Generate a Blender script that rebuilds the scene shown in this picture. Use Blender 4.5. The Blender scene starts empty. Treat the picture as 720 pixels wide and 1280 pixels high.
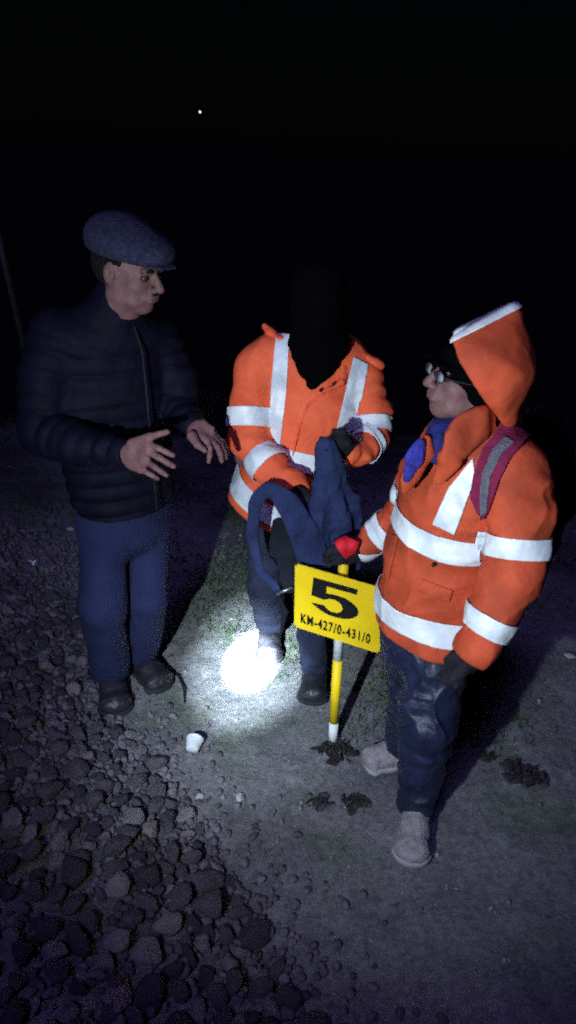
import bpy, bmesh, math, random
import numpy as np
import openvdb
from mathutils import Vector, Matrix, Euler, noise as mnoise
random.seed(7); RNG = np.random.default_rng(11)
S = bpy.context.scene; C = S.collection
V = lambda *a: np.array(a, float)
def unit(v): v = np.asarray(v, float); return v/(np.linalg.norm(v)+1e-12)

# ------------------------------------------------------------------ camera
CAM_H, PITCH, ROLL, F = 1.9, math.radians(25), math.radians(2.5), 967.0
def ray(px, py):
    u, v = px-360, 640-py
    u, v = u*math.cos(ROLL)-v*math.sin(ROLL), u*math.sin(ROLL)+v*math.cos(ROLL)
    return V(u, v*math.sin(PITCH)+F*math.cos(PITCH), v*math.cos(PITCH)-F*math.sin(PITCH))
def P(px, py, Y):
    d = ray(px, py); return d*(Y/d[1])+V(0, 0, CAM_H)
def G(px, py, z=0.0):
    d = ray(px, py); return d*((z-CAM_H)/d[2])+V(0, 0, CAM_H)
cam = bpy.data.cameras.new('camera'); camo = bpy.data.objects.new('camera', cam); C.objects.link(camo)
camo.location = (0, 0, CAM_H)
cam.sensor_fit = 'VERTICAL'; cam.sensor_height = 24; cam.lens = 24*F/1280
cam.clip_start = .02; cam.clip_end = 3000
camo.rotation_euler = (Euler((math.pi/2-PITCH, 0, 0)).to_matrix() @ Matrix.Rotation(ROLL, 3, 'Z')).to_euler()
S.camera = camo

# ------------------------------------------------------------------ materials
def mat(name, col, rough=.8, var=.25, vscale=8, bump=.15, bscale=60, grain=0.0, sheen=0, spec=.3, metal=0, col2=None, weave=0, coat=0):
    m = bpy.data.materials.new(name); m.use_nodes = True; nt = m.node_tree; N = nt.nodes; L = nt.links
    b = N['Principled BSDF']; b.inputs['Roughness'].default_value = rough
    b.inputs['Specular IOR Level'].default_value = spec; b.inputs['Metallic'].default_value = metal
    if sheen: b.inputs['Sheen Weight'].default_value = sheen
    if coat: b.inputs['Coat Weight'].default_value = coat; b.inputs['Coat Roughness'].default_value = .3
    tc = N.new('ShaderNodeTexCoord')
    n1 = N.new('ShaderNodeTexNoise'); n1.inputs['Scale'].default_value = vscale; n1.inputs['Detail'].default_value = 6
    L.new(tc.outputs['Object'], n1.inputs['Vector'])
    cr = N.new('ShaderNodeMix'); cr.data_type = 'RGBA'
    c2 = col2 or tuple(c*(1-var) for c in col); c1 = col if col2 else tuple(min(1, c*(1+var)) for c in col)
    cr.inputs[6].default_value = (*c2, 1); cr.inputs[7].default_value = (*c1, 1)
    mr = N.new('ShaderNodeMapRange'); mr.inputs[1].default_value = .32; mr.inputs[2].default_value = .68
    L.new(n1.outputs['Fac'], mr.inputs[0]); L.new(mr.outputs[0], cr.inputs[0])
    out = cr.outputs[2]
    if grain:
        n3 = N.new('ShaderNodeTexNoise'); n3.inputs['Scale'].default_value = 420; n3.inputs['Detail'].default_value = 2
        L.new(tc.outputs['Object'], n3.inputs['Vector'])
        m3 = N.new('ShaderNodeMapRange'); m3.inputs[1].default_value = .3; m3.inputs[2].default_value = .7
        m3.inputs[3].default_value = 1-grain; m3.inputs[4].default_value = 1+grain
        L.new(n3.outputs['Fac'], m3.inputs[0])
        mx = N.new('ShaderNodeMix'); mx.data_type = 'RGBA'; mx.blend_type = 'MULTIPLY'; mx.inputs[0].default_value = 1
        L.new(out, mx.inputs[6]); L.new(m3.outputs[0], mx.inputs[7]); out = mx.outputs[2]
    L.new(out, b.inputs['Base Color'])
    if bump:
        n2 = N.new('ShaderNodeTexNoise'); n2.inputs['Scale'].default_value = bscale; n2.inputs['Detail'].default_value = 5
        L.new(tc.outputs['Object'], n2.inputs['Vector'])
        bp = N.new('ShaderNodeBump'); bp.inputs['Strength'].default_value = bump; bp.inputs['Distance'].default_value = .02
        L.new(n2.outputs['Fac'], bp.inputs['Height']); L.new(bp.outputs['Normal'], b.inputs['Normal'])
    return m
def stripes(m, scale, col, axis='X', width=.25):
    """woven pinstripe laid over a fabric's base colour"""
    nt = m.node_tree; N = nt.nodes; L = nt.links; b = N['Principled BSDF']
    src = b.inputs['Base Color'].links[0].from_socket
    tc = N.new('ShaderNodeTexCoord'); w = N.new('ShaderNodeTexWave'); w.bands_direction = axis
    w.inputs['Scale'].default_value = scale; w.inputs['Distortion'].default_value = .6; w.inputs['Detail Scale'].default_value = .6
    L.new(tc.outputs['Object'], w.inputs['Vector'])
    mr = N.new('ShaderNodeMapRange'); mr.inputs[1].default_value = 1-width; mr.inputs[2].default_value = 1
    L.new(w.outputs['Fac'], mr.inputs[0])
    mx = N.new('ShaderNodeMix'); mx.data_type = 'RGBA'; mx.inputs[7].default_value = (*col, 1)
    L.new(mr.outputs[0], mx.inputs[0]); L.new(src, mx.inputs[6]); L.new(mx.outputs[2], b.inputs['Base Color'])
M = {}
M['orange'] = mat('hi_vis_orange_cloth', (.96, .135, .052), .72, .22, 9, .10, 70, .12)
M['orange_dull'] = mat('worn_orange_cloth', (.50, .072, .027), .74, .28, 9, .10, 70, .14)  # the orange cloth again, with weaker torch light put into its colour
M['tape'] = mat('reflective_tape', (.78, .90, 1.0), .45, .22, 12, .2, 30, .08, spec=.5)
M['skin'] = mat('brown_skin', (.185, .092, .092), .6, .22, 30, .15, 160, .3, spec=.35)
M['skin_lip'] = mat('lip', (.16, .07, .065), .5, .1)
M['eye'] = mat('eye_white', (.05, .04, .04), .3, .05, bump=0)
M['iris'] = mat('iris', (.012, .008, .006), .2, .05, bump=0)
M['hair'] = mat('black_hair', (.008, .007, .008), .6, .4, 120, .8, 250)
M['puffer'] = mat('black_quilted_nylon', (.0032, .0035, .012), .7, .35, 16, .2, 45, .3, spec=.12)
M['pinstripe'] = mat('navy_pinstripe_wool', (.0125, .016, .062), .85, .25, 10, .2, 70, .35)
stripes(M['pinstripe'], 28, (.017, .022, .076), 'X', .3)
M['tweed'] = mat('grey_blue_tweed', (.028, .028, .066), .95, .4, 60, .5, 180, .5)
M['black_cloth'] = mat('black_knit', (.0016, .0015, .0028), .95, .3, 60, .3, 200, spec=.03)
M['glove'] = mat('black_glove', (.014, .013, .02), .8, .4, 30, .4, 120, .3)
M['red_patch'] = mat('red_rubber_patch', (.75, .02, .035), .6, .1, 30, .2, 90)
M['rain'] = mat('navy_rain_trousers', (.016, .020, .054), .46, .3, 14, .3, 40, .2, spec=.4)
M['dark_trouser'] = mat('dark_navy_trousers', (.018, .022, .05), .85, .3, 12, .3, 60, .3)
M['denim'] = mat('navy_blue_canvas', (.019, .031, .095), .9, .3, 14, .35, 70, .4)
M['denim_lining'] = mat('black_lining', (.008, .009, .016), .9, .3)
M['steel'] = mat('dull_steel', (.5, .52, .55), .35, .1, metal=.9)
M['shoe_grey'] = mat('pale_grey_knit_shoe', (.36, .34, .35), .85, .22, 50, .5, 200, .35)
M['shoe_sole'] = mat('pale_rubber_sole', (.42, .41, .42), .7, .15, 40)
M['shoe_black'] = mat('black_leather_shoe', (.018, .018, .024), .45, .3, 40, .2, 90, spec=.5)
M['shoe_dark_sole'] = mat('dark_rubber_sole', (.025, .025, .03), .8, .2)
M['lace'] = mat('grey_lace', (.30, .32, .38), .8, .15)
M['blue'] = mat('blue_scarf', (.014, .018, .12), .85, .4, 40, .4, 120, .4)
M['violet'] = mat('blue_violet_lining', (.035, .035, .30), .8, .5, 38, .3, 120, .4)
M['maroon'] = mat('maroon_webbing', (.20, .012, .055), .8, .2, 40, .4, 150, .3)
M['greyweb'] = mat('grey_webbing', (.13, .13, .16), .8, .25, 60, .5, 200, .3)
M['yellow'] = mat('yellow_enamel', (.88, .62, .012), .5, .10, 9, .06, 60, .05, spec=.3)
M['white_paint'] = mat('white_enamel', (.74, .78, .80), .5, .12, 20, .1, 60, .05)
M['letter'] = mat('black_lettering', (.008, .008, .008), .6, .3, 60, .1)
M['paper'] = mat('white_paper', (.62, .66, .70), .8, .08, 40, .1, 60)
M['scrap'] = mat('bright_paper', (.88, .9, .92), .8, .08, 40, .1, 60)
M['cup_in'] = mat('cup_inside', (.5, .52, .56), .8, .08)
M['stone'] = mat('ballast_stone', (.135, .122, .140), .85, .5, 10, .7, 45, .4)
M['stone_pale'] = mat('pale_ballast_stone', (.27, .25, .25), .85, .35, 12, .6, 45, .4)
M['stone_dark'] = mat('dark_ballast_stone', (.085, .078, .095), .85, .4, 10, .7, 45, .4)
M['pebble'] = mat('whitish_pebble', (.42, .42, .42), .8, .2, 20, .3, 60)
M['clod'] = mat('dark_damp_soil', (.022, .018, .020), .95, .4, 25, .8, 60, .4)  # darkest soil tone, for the clump at the foot of the stake
M['clod_dry'] = mat('dark_soil', (.055, .050, .052), .95, .4, 25, .8, 60, .4)
M['weed'] = mat('weed_leaf', (.045, .085, .028), .8, .45, 12, .1, 60)
M['dry'] = mat('dead_leaf', (.034, .030, .028), .9, .4, 20, .3, 80)
M['pole'] = mat('galvanised_pole', (.30, .30, .33), .6, .2, 6)
M['rubber'] = mat('black_rubber_strip', (.010, .010, .014), .7, .2)
M['glass'] = mat('spectacle_glass', (.30, .33, .38), .3, .05, bump=0, spec=.6)  # pale base colour carries the glint of the lenses
m = bpy.data.materials.new('lamp_glow'); m.use_nodes = True
b = m.node_tree.nodes['Principled BSDF']; b.inputs['Emission Color'].default_value = (.9, .95, 1, 1); b.inputs['Emission Strength'].default_value = 1.2
M['glow'] = m

# dirt of the ground: grey brown with grey-green patches, grit and small stones
m = bpy.data.materials.new('trodden_dirt'); m.use_nodes = True; nt = m.node_tree; N = nt.nodes; L = nt.links
b = N['Principled BSDF']; b.inputs['Roughness'].default_value = .95; b.inputs['Specular IOR Level'].default_value = .1
tc = N.new('ShaderNodeTexCoord')
def nz(sc, det, lo, hi, a, bb, rough=.6):
    n = N.new('ShaderNodeTexNoise'); n.inputs['Scale'].default_value = sc; n.inputs['Detail'].default_value = det; n.inputs['Roughness'].default_value = rough
    L.new(tc.outputs['Object'], n.inputs['Vector'])
    r = N.new('ShaderNodeMapRange'); r.inputs[1].default_value = lo; r.inputs[2].default_value = hi; r.inputs[3].default_value = a; r.inputs[4].default_value = bb
    L.new(n.outputs['Fac'], r.inputs[0]); return n, r
def mix(fac, A, B, mode='MIX'):
    x = N.new('ShaderNodeMix'); x.data_type = 'RGBA'; x.blend_type = mode
    for s, v in ((0, fac), (6, A), (7, B)):
        if hasattr(v, 'links'): L.new(v, x.inputs[s])
        elif s == 0: x.inputs[s].default_value = v
        else: x.inputs[s].default_value = (*v, 1)
    return x.outputs[2]
n1, r1 = nz(3.2, 8, .35, .65, 0, 1, .65); n2, r2 = nz(1.7, 5, .52, .66, 0, .75); n3, r3 = nz(45, 6, .3, .7, .55, 1.4, .75); n4, r4 = nz(220, 2, .3, .7, .72, 1.28)
c = mix(r1.outputs[0], (.15, .15, .155), (.25, .25, .255)); c = mix(r2.outputs[0], c, (.13, .175, .105))
c = mix(1., c, r3.outputs[0], 'MULTIPLY'); c = mix(1., c, r4.outputs[0], 'MULTIPLY')
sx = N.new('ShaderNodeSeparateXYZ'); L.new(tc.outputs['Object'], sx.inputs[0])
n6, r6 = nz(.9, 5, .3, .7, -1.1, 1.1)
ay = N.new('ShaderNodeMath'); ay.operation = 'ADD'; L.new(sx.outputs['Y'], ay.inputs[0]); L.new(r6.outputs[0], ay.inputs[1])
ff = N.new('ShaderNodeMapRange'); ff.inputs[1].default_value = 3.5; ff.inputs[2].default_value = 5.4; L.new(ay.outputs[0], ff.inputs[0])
c = mix(ff.outputs[0], c, (.009, .010, .008))  # far ground coloured near black so the night distance stays dark
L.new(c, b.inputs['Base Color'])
ad = N.new('ShaderNodeMath'); ad.operation = 'MULTIPLY_ADD'; ad.inputs[1].default_value = 2.2
L.new(n3.outputs['Fac'], ad.inputs[0]); L.new(n4.outputs['Fac'], ad.inputs[2])
bp = N.new('ShaderNodeBump'); bp.inputs['Strength'].default_value = .55; bp.inputs['Distance'].default_value = .006
L.new(ad.outputs[0], bp.inputs['Height']); L.new(bp.outputs['Normal'], b.inputs['Normal'])
M['dirt'] = m

# ------------------------------------------------------------------ object helpers
def setp(o, label=None, cat=None, group=None, kind=None):
    if label: o['label'] = label
    if cat: o['category'] = cat
    if group: o['group'] = group
    if kind: o['kind'] = kind
    return o
def empty(name, loc, label, cat, group=None):
    o = bpy.data.objects.new(name, None); C.objects.link(o); o.location = loc; o.empty_display_size = .1
    return setp(o, label, cat, group)
def link(name, me, material, parent=None, smooth=True, origin=None):
    """mesh given in world coordinates; moved into the parent's (or origin's) space"""
    off = Vector((0, 0, 0))
    if parent is not None:
        p = parent
        while p is not None: off = off+p.location; p = p.parent
    elif origin is not None: off = Vector(origin)
    me.transform(Matrix.Translation(-off))
    if smooth: me.shade_smooth()
    me.materials.clear(); me.materials.append(material)
    o = bpy.data.objects.new(name, me); C.objects.link(o)
    if parent is not None: o.parent = parent
    elif origin is not None: o.location = off
    return o
def mesh_np(verts, faces):
    me = bpy.data.meshes.new('m'); me.from_pydata([tuple(v) for v in verts], [], [tuple(int(i) for i in f) for f in faces]); me.update(); return me
def bm_mesh(bm):
    me = bpy.data.meshes.new('m'); bm.normal_update(); bm.to_mesh(me); bm.free(); return me

# value noise (numpy)
LAT = RNG.random((64, 64, 64)).astype(np.float32)
def vnoise(p):
    i = np.floor(p).astype(int); f = p-i; f = f*f*(3-2*f); r = 0
    for dx in (0, 1):
        wx = f[:, 0] if dx else 1-f[:, 0]
        for dy in (0, 1):
            wy = f[:, 1] if dy else 1-f[:, 1]
            for dz in (0, 1):
                wz = f[:, 2] if dz else 1-f[:, 2]
                r = r+LAT[(i[:, 0]+dx) & 63, (i[:, 1]+dy) & 63, (i[:, 2]+dz) & 63]*wx*wy*wz
    return r

class Field:
    """signed distance volume sculpted from tapered segments and ellipsoids, meshed with OpenVDB"""
    def __init__(s, lo, hi, h):
        s.lo, s.h = np.array(lo, float), h
        s.n = np.ceil((np.array(hi)-s.lo)/h).astype(int)+1
        s.f = np.full(s.n, 1., np.float32)
    def sub(s, lo, hi):
        a = np.clip(np.floor((lo-s.lo)/s.h).astype(int), 0, s.n-1); b = np.clip(np.ceil((hi-s.lo)/s.h).astype(int)+1, 1, s.n)
        sl = tuple(slice(x, max(y, x+1)) for x, y in zip(a, b))
        ax = [s.lo[i]+np.arange(sl[i].start, sl[i].stop)*s.h for i in range(3)]
        return sl, ax[0][:, None, None], ax[1][None, :, None], ax[2][None, None, :]
    def put(s, sl, d, k, op):
        cur = s.f[sl]; d = d.astype(np.float32)
        if op == 'u':
            hh = np.clip(.5+.5*(cur-d)/k, 0, 1); s.f[sl] = cur*(1-hh)+d*hh-k*hh*(1-hh)
        elif op == 's':
            hh = np.clip(.5-.5*(cur+d)/k, 0, 1); s.f[sl] = cur*(1-hh)-d*hh+k*hh*(1-hh)
    def seg(s, p0, p1, r0, r1, u=None, k=.015, ridge=None, s0=0., op='u'):
        p0, p1 = np.asarray(p0, float), np.asarray(p1, float)
        (a0, b0), (a1, b1) = [(r if isinstance(r, tuple) else (r, r)) for r in (r0, r1)]
        R = max(a0, b0, a1, b1)+k+.03
        sl, X, Y, Z = s.sub(np.minimum(p0, p1)-R, np.maximum(p0, p1)+R)
        L_ = np.linalg.norm(p1-p0); ax = (p1-p0)/(L_+1e-9)
        if u is None: u = np.cross(ax, V(.3, .5, .81))
        u = unit(np.asarray(u, float)-np.dot(u, ax)*ax); w = np.cross(ax, u)
        dx, dy, dz = X-p0[0], Y-p0[1], Z-p0[2]
        q = dx*ax[0]+dy*ax[1]+dz*ax[2]; t = np.clip(q/(L_+1e-9), 0, 1)
        x = dx*u[0]+dy*u[1]+dz*u[2]; y = dx*w[0]+dy*w[1]+dz*w[2]; e = q-t*L_
        a = a0+(a1-a0)*t; b_ = b0+(b1-b0)*t; m_ = np.minimum(a, b_)
        d = (np.sqrt((x/a)**2+(y/b_)**2+(e/m_)**2)-1)*m_
        if ridge is not None: d = d-ridge(s0+t*L_, np.arctan2(y/b_, x/a))
        s.put(sl, d, k, op); return L_
    def chain(s, pts, rs, u=None, k=.015, ridge=None, op='u'):
        s0 = 0
        for i in range(len(pts)-1): s0 += s.seg(pts[i], pts[i+1], rs[i], rs[i+1], u, k, ridge, s0, op)
    def ell(s, c, r, R=None, k=.01, op='u'):
        c = np.asarray(c, float); R = np.eye(3) if R is None else R; rm = max(r)+k+.02
        sl, X, Y, Z = s.sub(c-rm, c+rm); D = (X-c[0], Y-c[1], Z-c[2])
        q = sum(((D[0]*R[0, i]+D[1]*R[1, i]+D[2]*R[2, i])/r[i])**2 for i in range(3))
        s.put(sl, (np.sqrt(q)-1)*min(r), k, op)
    def cut(s, p, n, r=0.008, box=None):
        """keep the side the normal points away from"""
        n = unit(n); p = np.asarray(p, float)
        if box is None: box = (s.lo, s.lo+s.n*s.h)
        sl, X, Y, Z = s.sub(np.asarray(box[0], float), np.asarray(box[1], float))
        s.f[sl] = np.maximum(s.f[sl], ((X-p[0])*n[0]+(Y-p[1])*n[1]+(Z-p[2])*n[2]).astype(np.float32))
    def noise(s, amp, freq, ridged=False, aniso=(1, 1, 1), seed=0., warp=0., mask=None):
        idx = np.nonzero(np.abs(s.f) < .035); p = np.stack(idx, 1)*s.h+s.lo
        q = p*np.array(aniso)*freq+seed+100
        if warp: q = q+warp*(np.stack([vnoise(p*freq*.6+seed+7+9*i) for i in range(3)], 1)-.5)
        n = vnoise(q)
        n = (1-np.abs(2*n-1))**2-.5 if ridged else (n*2-1)
        if mask is not None: n = n*mask(p)
        s.f[idx] -= (amp*n).astype(np.float32)
    def blur(s, n=2):
        f = np.clip(s.f, -.04, .04)
        for _ in range(n):
            for ax_ in range(3): f = (np.roll(f, 1, ax_)+np.roll(f, -1, ax_)+2*f)*.25
        s.f = f
    def mesh(s, iso=0.):
        h3 = s.h*3; g = openvdb.FloatGrid(h3)
        a = np.clip(s.f, -h3, h3).astype(np.float32)
        a[0], a[-1] = h3, h3; a[:, 0], a[:, -1] = h3, h3; a[:, :, 0], a[:, :, -1] = h3, h3
        g.copyFromArray(a); pts, quads = g.convertToQuads(iso)
        pts = np.asarray(pts, float)*s.h+s.lo; quads = np.asarray(quads)[:, ::-1]
        me = bpy.data.meshes.new('m'); n = len(quads)
        me.vertices.add(len(pts)); me.vertices.foreach_set('co', pts.astype(np.float32).ravel())
        me.loops.add(n*4); me.loops.foreach_set('vertex_index', quads.astype(np.int32).ravel())
        me.polygons.add(n); me.polygons.foreach_set('loop_start', (np.arange(n)*4).astype(np.int32))
        me.update(calc_edges=True); me.validate()
        # orientation check
        nr = np.zeros(n*3); me.polygons.foreach_get('normal', nr); nr = nr.reshape(-1, 3)
        ce = np.zeros(n*3); me.polygons.foreach_get('center', ce); ce = ce.reshape(-1, 3)
        vol = (nr*(ce-ce.mean(0))).sum()
        if vol < 0: me.flip_normals()
        return me

def strip(name, me_src, planes, parent, material, keep=None, drop=None, off=.004, th=.003):
    """a piece of tape: the part of a garment's surface inside some planes, laid on top of the cloth.
       me_src in world coordinates.  planes: (point, normal) with the kept side along the normal"""
    nv = len(me_src.vertices); co = np.zeros(nv*3); me_src.vertices.foreach_get('co', co); co = co.reshape(-1, 3)
    nf = len(me_src.polygons); lv = np.zeros(nf*4, np.int32); me_src.loops.foreach_get('vertex_index', lv); q = lv.reshape(-1, 4)
    ok = np.ones(nv, bool)
    no = np.zeros(nv*3); me_src.vertices.foreach_get('normal', no); no = no.reshape(-1, 3)
    if keep: ok &= keep(co)
    if drop: ok &= ~drop(co)
    whole = bmesh.new()
    for pls in (planes if isinstance(planes[0], list) else [planes]):
        o2 = ok.copy()
        for p, n in pls: o2 &= ((co-np.asarray(p)) @ unit(n)) > -.012
        fs = q[o2[q].all(1)]
        if not len(fs): continue
        used = np.unique(fs); mp = -np.ones(nv, int); mp[used] = np.arange(len(used)); vs = co[used]+no[used]*off
        bm = bmesh.new(); bv = [bm.verts.new(v) for v in vs]
        for f in mp[fs]: bm.faces.new([bv[i] for i in f])
        for p, n in pls:
            bmesh.ops.bisect_plane(bm, geom=bm.verts[:]+bm.edges[:]+bm.faces[:], plane_co=Vector(p), plane_no=Vector(unit(n)), clear_inner=True)
        tmp = bpy.data.meshes.new('t'); bm.to_mesh(tmp); bm.free(); whole.from_mesh(tmp); bpy.data.meshes.remove(tmp)
    bm = whole; bmesh.ops.remove_doubles(bm, verts=bm.verts[:], dist=.0004)
    o = link(name, bm_mesh(bm), material, parent)
    sm = o.modifiers.new('thickness', 'SOLIDIFY'); sm.thickness = th; sm.offset = 1
    return o
def pxpoly(pts, near=None):
    """planes of the convex tape patch whose corners are given (clockwise in the picture), near = point: keep only the side before it"""
    pl = []; o = V(0, 0, CAM_H); cx = sum(p[0] for p in pts)/len(pts); cy = sum(p[1] for p in pts)/len(pts); rc = ray(cx, cy)
    for a, b_ in zip(pts, pts[1:]+pts[:1]):
        n = np.cross(ray(*a), ray(*b_)); n = n if np.dot(n, rc) > 0 else -n
        pl.append((o, n))
    if near is not None: pl.append((near, -unit(rc)))
    return pl
def ribbon(left, right, near):
    return [pxpoly([left[i], left[i+1], right[i+1], right[i]], near) for i in range(len(left)-1)]
def segdist(co, a, b_):
    a, b_ = np.asarray(a), np.asarray(b_); d = b_-a; t = np.clip(((co-a) @ d)/(d @ d), 0, 1)
    return np.linalg.norm(co-a-t[:, None]*d, axis=1)
def ringplanes(a, b_, t0, t1, tilt=V(0, 0, 0)):
    a, b_ = np.asarray(a), np.asarray(b_); n = unit(unit(b_-a)+tilt); return [(a+(b_-a)*t0, n), (a+(b_-a)*t1, -n)]

# ------------------------------------------------------------------ people parts
def frame(f, up=(0, 0, 1)):
    f = unit(f); l = unit(np.cross(up, f)); u = np.cross(f, l); return l, f, u      # person's left, forward, up
def add_head(F_, c, f, up=(0, 0, 1), s=1.0):
    l, f, u = frame(f, up); R = np.stack([l, f, u], 1)
    T = lambda x, y, z: c+s*(l*x+f*y+u*z)
    E = lambda p, r, k=.01, op='u': F_.ell(T(*p), tuple(s*x for x in r), R, k, op)
    E((0, -.012, .025), (.076, .097, .088)); E((0, .03, -.035), (.058, .064, .075), .02); E((0, .062, -.088), (.030, .026, .022), .02)
    for q in (-1, 1):
        E((q*.036, .052, -.022), (.027, .03, .028), .015); E((q*.045, .02, -.068), (.018, .045, .02), .02)
    for q in (-1, 1): E((q*.032, .103, .002), (.017, .016, .012), .008, 's')
    F_.seg(T(-.036, .083, .022), T(.036, .083, .022), .011*s, .011*s, k=.012)
    F_.seg(T(0, .090, .016), T(0, .116, -.024), .008*s, .0125*s, k=.008)
    for q in (-1, 1): E((q*.013, .103, -.029), (.009, .011, .008), .006)
    E((0, .088, -.052), (.028, .012, .02), .01)
    F_.seg(T(-.017, .097, -.050), T(.017, .097, -.050), .006*s, .006*s, k=.004); F_.seg(T(-.014, .096, -.061), T(.014, .096, -.061), .007*s, .007*s, k=.004)
    for q in (-1, 1):
        E((q*.077, -.008, 0), (.010, .019, .031), .006); E((q*.089, -.003, .004), (.007, .009, .017), .004, 's')
    return T, R
def add_finger(F_, pts, r0, r1, k=.004):
    n = len(pts)-1; rs = [r0+(r1-r0)*i/n for i in range(n+1)]
    F_.chain(pts, rs, k=k)
def finger_pts(a, b_, bow):
    """three phalanges from knuckle a to tip b_, bent by the vector bow at the middle joints"""
    return [a, a+(b_-a)*.45+bow, a+(b_-a)*.76+bow*.75, b_]
def add_hand(F_, wrist, knuckles, tips, bow, thumb, nrm, s=1.0):
    kc = sum(knuckles)/len(knuckles); ax = unit(kc-wrist); side = np.cross(ax, nrm)
    F_.seg(wrist, wrist+(kc-wrist)*.35, (.029*s, .020*s), (.034*s, .019*s), u=side, k=.01)
    for kn in knuckles:
        F_.seg(wrist+(kc-wrist)*.2+(kn-kc)*.45, kn, .016*s, .0125*s, k=.018)
    F_.seg(wrist+(kc-wrist)*.35, kc-(kc-wrist)*.12, (.035*s, .0145*s), (.038*s, .013*s), u=side, k=.012)
    for i, (kn, tp) in enumerate(zip(knuckles, tips)):
        bw = bow[i] if isinstance(bow, list) else bow
        rr = (.0092, .0096, .0090, .0080)[i]*s
        add_finger(F_, finger_pts(kn, tp, bw), rr*1.05, rr*.82)
    F_.seg(thumb[0], thumb[1], .017*s, .0115*s, k=.014); F_.seg(thumb[1], thumb[2], .0112*s, .0085*s, k=.005)
def smooth(pts, rs, n=5):
    P_ = [np.asarray(p, float) for p in pts]; Q = [np.array(r if isinstance(r, tuple) else (r, r), float) for r in rs]
    P_ = [2*P_[0]-P_[1]]+P_+[2*P_[-1]-P_[-2]]; Q = [Q[0]]+Q+[Q[-1]]; op, orr = [], []
    for i in range(1, len(P_)-2):
        for j in range(n):
            t = j/n; op.append(.5*((2*P_[i])+(P_[i+1]-P_[i-1])*t+(2*P_[i-1]-5*P_[i]+4*P_[i+1]-P_[i+2])*t*t+(3*P_[i]-P_[i-1]-3*P_[i+1]+P_[i+2])*t**3))
            tt = t*t*(3-2*t); orr.append(tuple(Q[i]*(1-tt)+Q[i+1]*tt))
    op.append(P_[-2]); orr.append(tuple(Q[-2])); return op, orr
def sweep(pts, rs, u, n=28, amp=.0, seed=0):
    """a webbing strap: an elliptical section carried along a smooth path"""
    P_, Q = smooth(pts, rs, 9); vs_, m_ = [], len(P_); u = np.asarray(u, float)
    for i in range(m_):
        d = unit(P_[min(i+1, m_-1)]-P_[max(i-1, 0)]); uu = unit(u-np.dot(u, d)*d); w = np.cross(d, uu); a, b_ = Q[i]
        for k in range(n):
            t = 2*math.pi*k/n; c, s_ = math.cos(t), math.sin(t)
            q = P_[i]+uu*a*np.sign(c)*abs(c)**.8+w*b_*np.sign(s_)*abs(s_)**.8
            vs_.append(q+w*amp*mnoise.noise(Vector(q*16)+Vector((seed, 0, 0)))*1.5+uu*amp*.6*mnoise.noise(Vector(q*11)+Vector((seed, 7, 0))))
    fs_ = [(i*n+k, i*n+(k+1) % n, (i+1)*n+(k+1) % n, (i+1)*n+k) for i in range(m_-1) for k in range(n)]
    fs_ += [tuple(range(n))[::-1], tuple((m_-1)*n+k for k in range(n))]
    me = mesh_np(vs_, fs_); return me
def add_core(F_, j):
    """hidden trunk and limbs, so the body is one continuous figure"""
    u = j['u']
    F_.chain([j['neck'], j['chest'], j['waist'], j['pelvis']], [(.065, .06), (.14, .085), (.115, .08), (.125, .085)], u=u, k=.03)
    F_.seg(j['head']-V(0, 0, .05), j['neck'], .055, .062, k=.02)
    for sd in 'RL':
        F_.chain([j['sh'+sd], j['el'+sd], j['wr'+sd]], [.042, .036, .025], k=.02)
        F_.seg(j['neck']*.5+j['chest']*.5, j['sh'+sd], .055, .042, k=.03)
        F_.chain([j['hip'+sd], j['kn'+sd], j['an'+sd]], [.058, .040, .032], k=.02)
        F_.seg(j['an'+sd]-V(0, 0, .02), j['an'+sd]*.55+j['toe'+sd]*.45-V(0, 0, .012), .026, .016, k=.02)
def eyes(parent, T, s=1.0, look=0.):
    for q in (-1, 1):
        bm = bmesh.new(); bmesh.ops.create_uvsphere(bm, u_segments=20, v_segments=12, radius=.0125*s)
        bm.transform(Matrix.Translation(Vector(T(q*.032, .0795, .003)))); e = link('eye', bm_mesh(bm), M['eye'], parent)
        bm = bmesh.new(); bmesh.ops.create_uvsphere(bm, u_segments=16, v_segments=10, radius=.0085*s)
        bm.transform(Matrix.Translation(Vector(T(q*.032+look, .0848, .002)))); link('iris', bm_mesh(bm), M['iris'], e)
def brows(parent, T, s=1.0):
    for q in (-1, 1):
        F_ = Field(T(0, .09, .03)-.09, T(0, .09, .03)+.09, .002)
        F_.chain([T(q*.014, .097, .020), T(q*.030, .096, .026), T(q*.048, .083, .020)], [.0035*s, .0042*s, .0025*s], k=.002)
        F_.noise(.0015, 300); link('eyebrow', F_.mesh(), M['hair'], parent)
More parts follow.
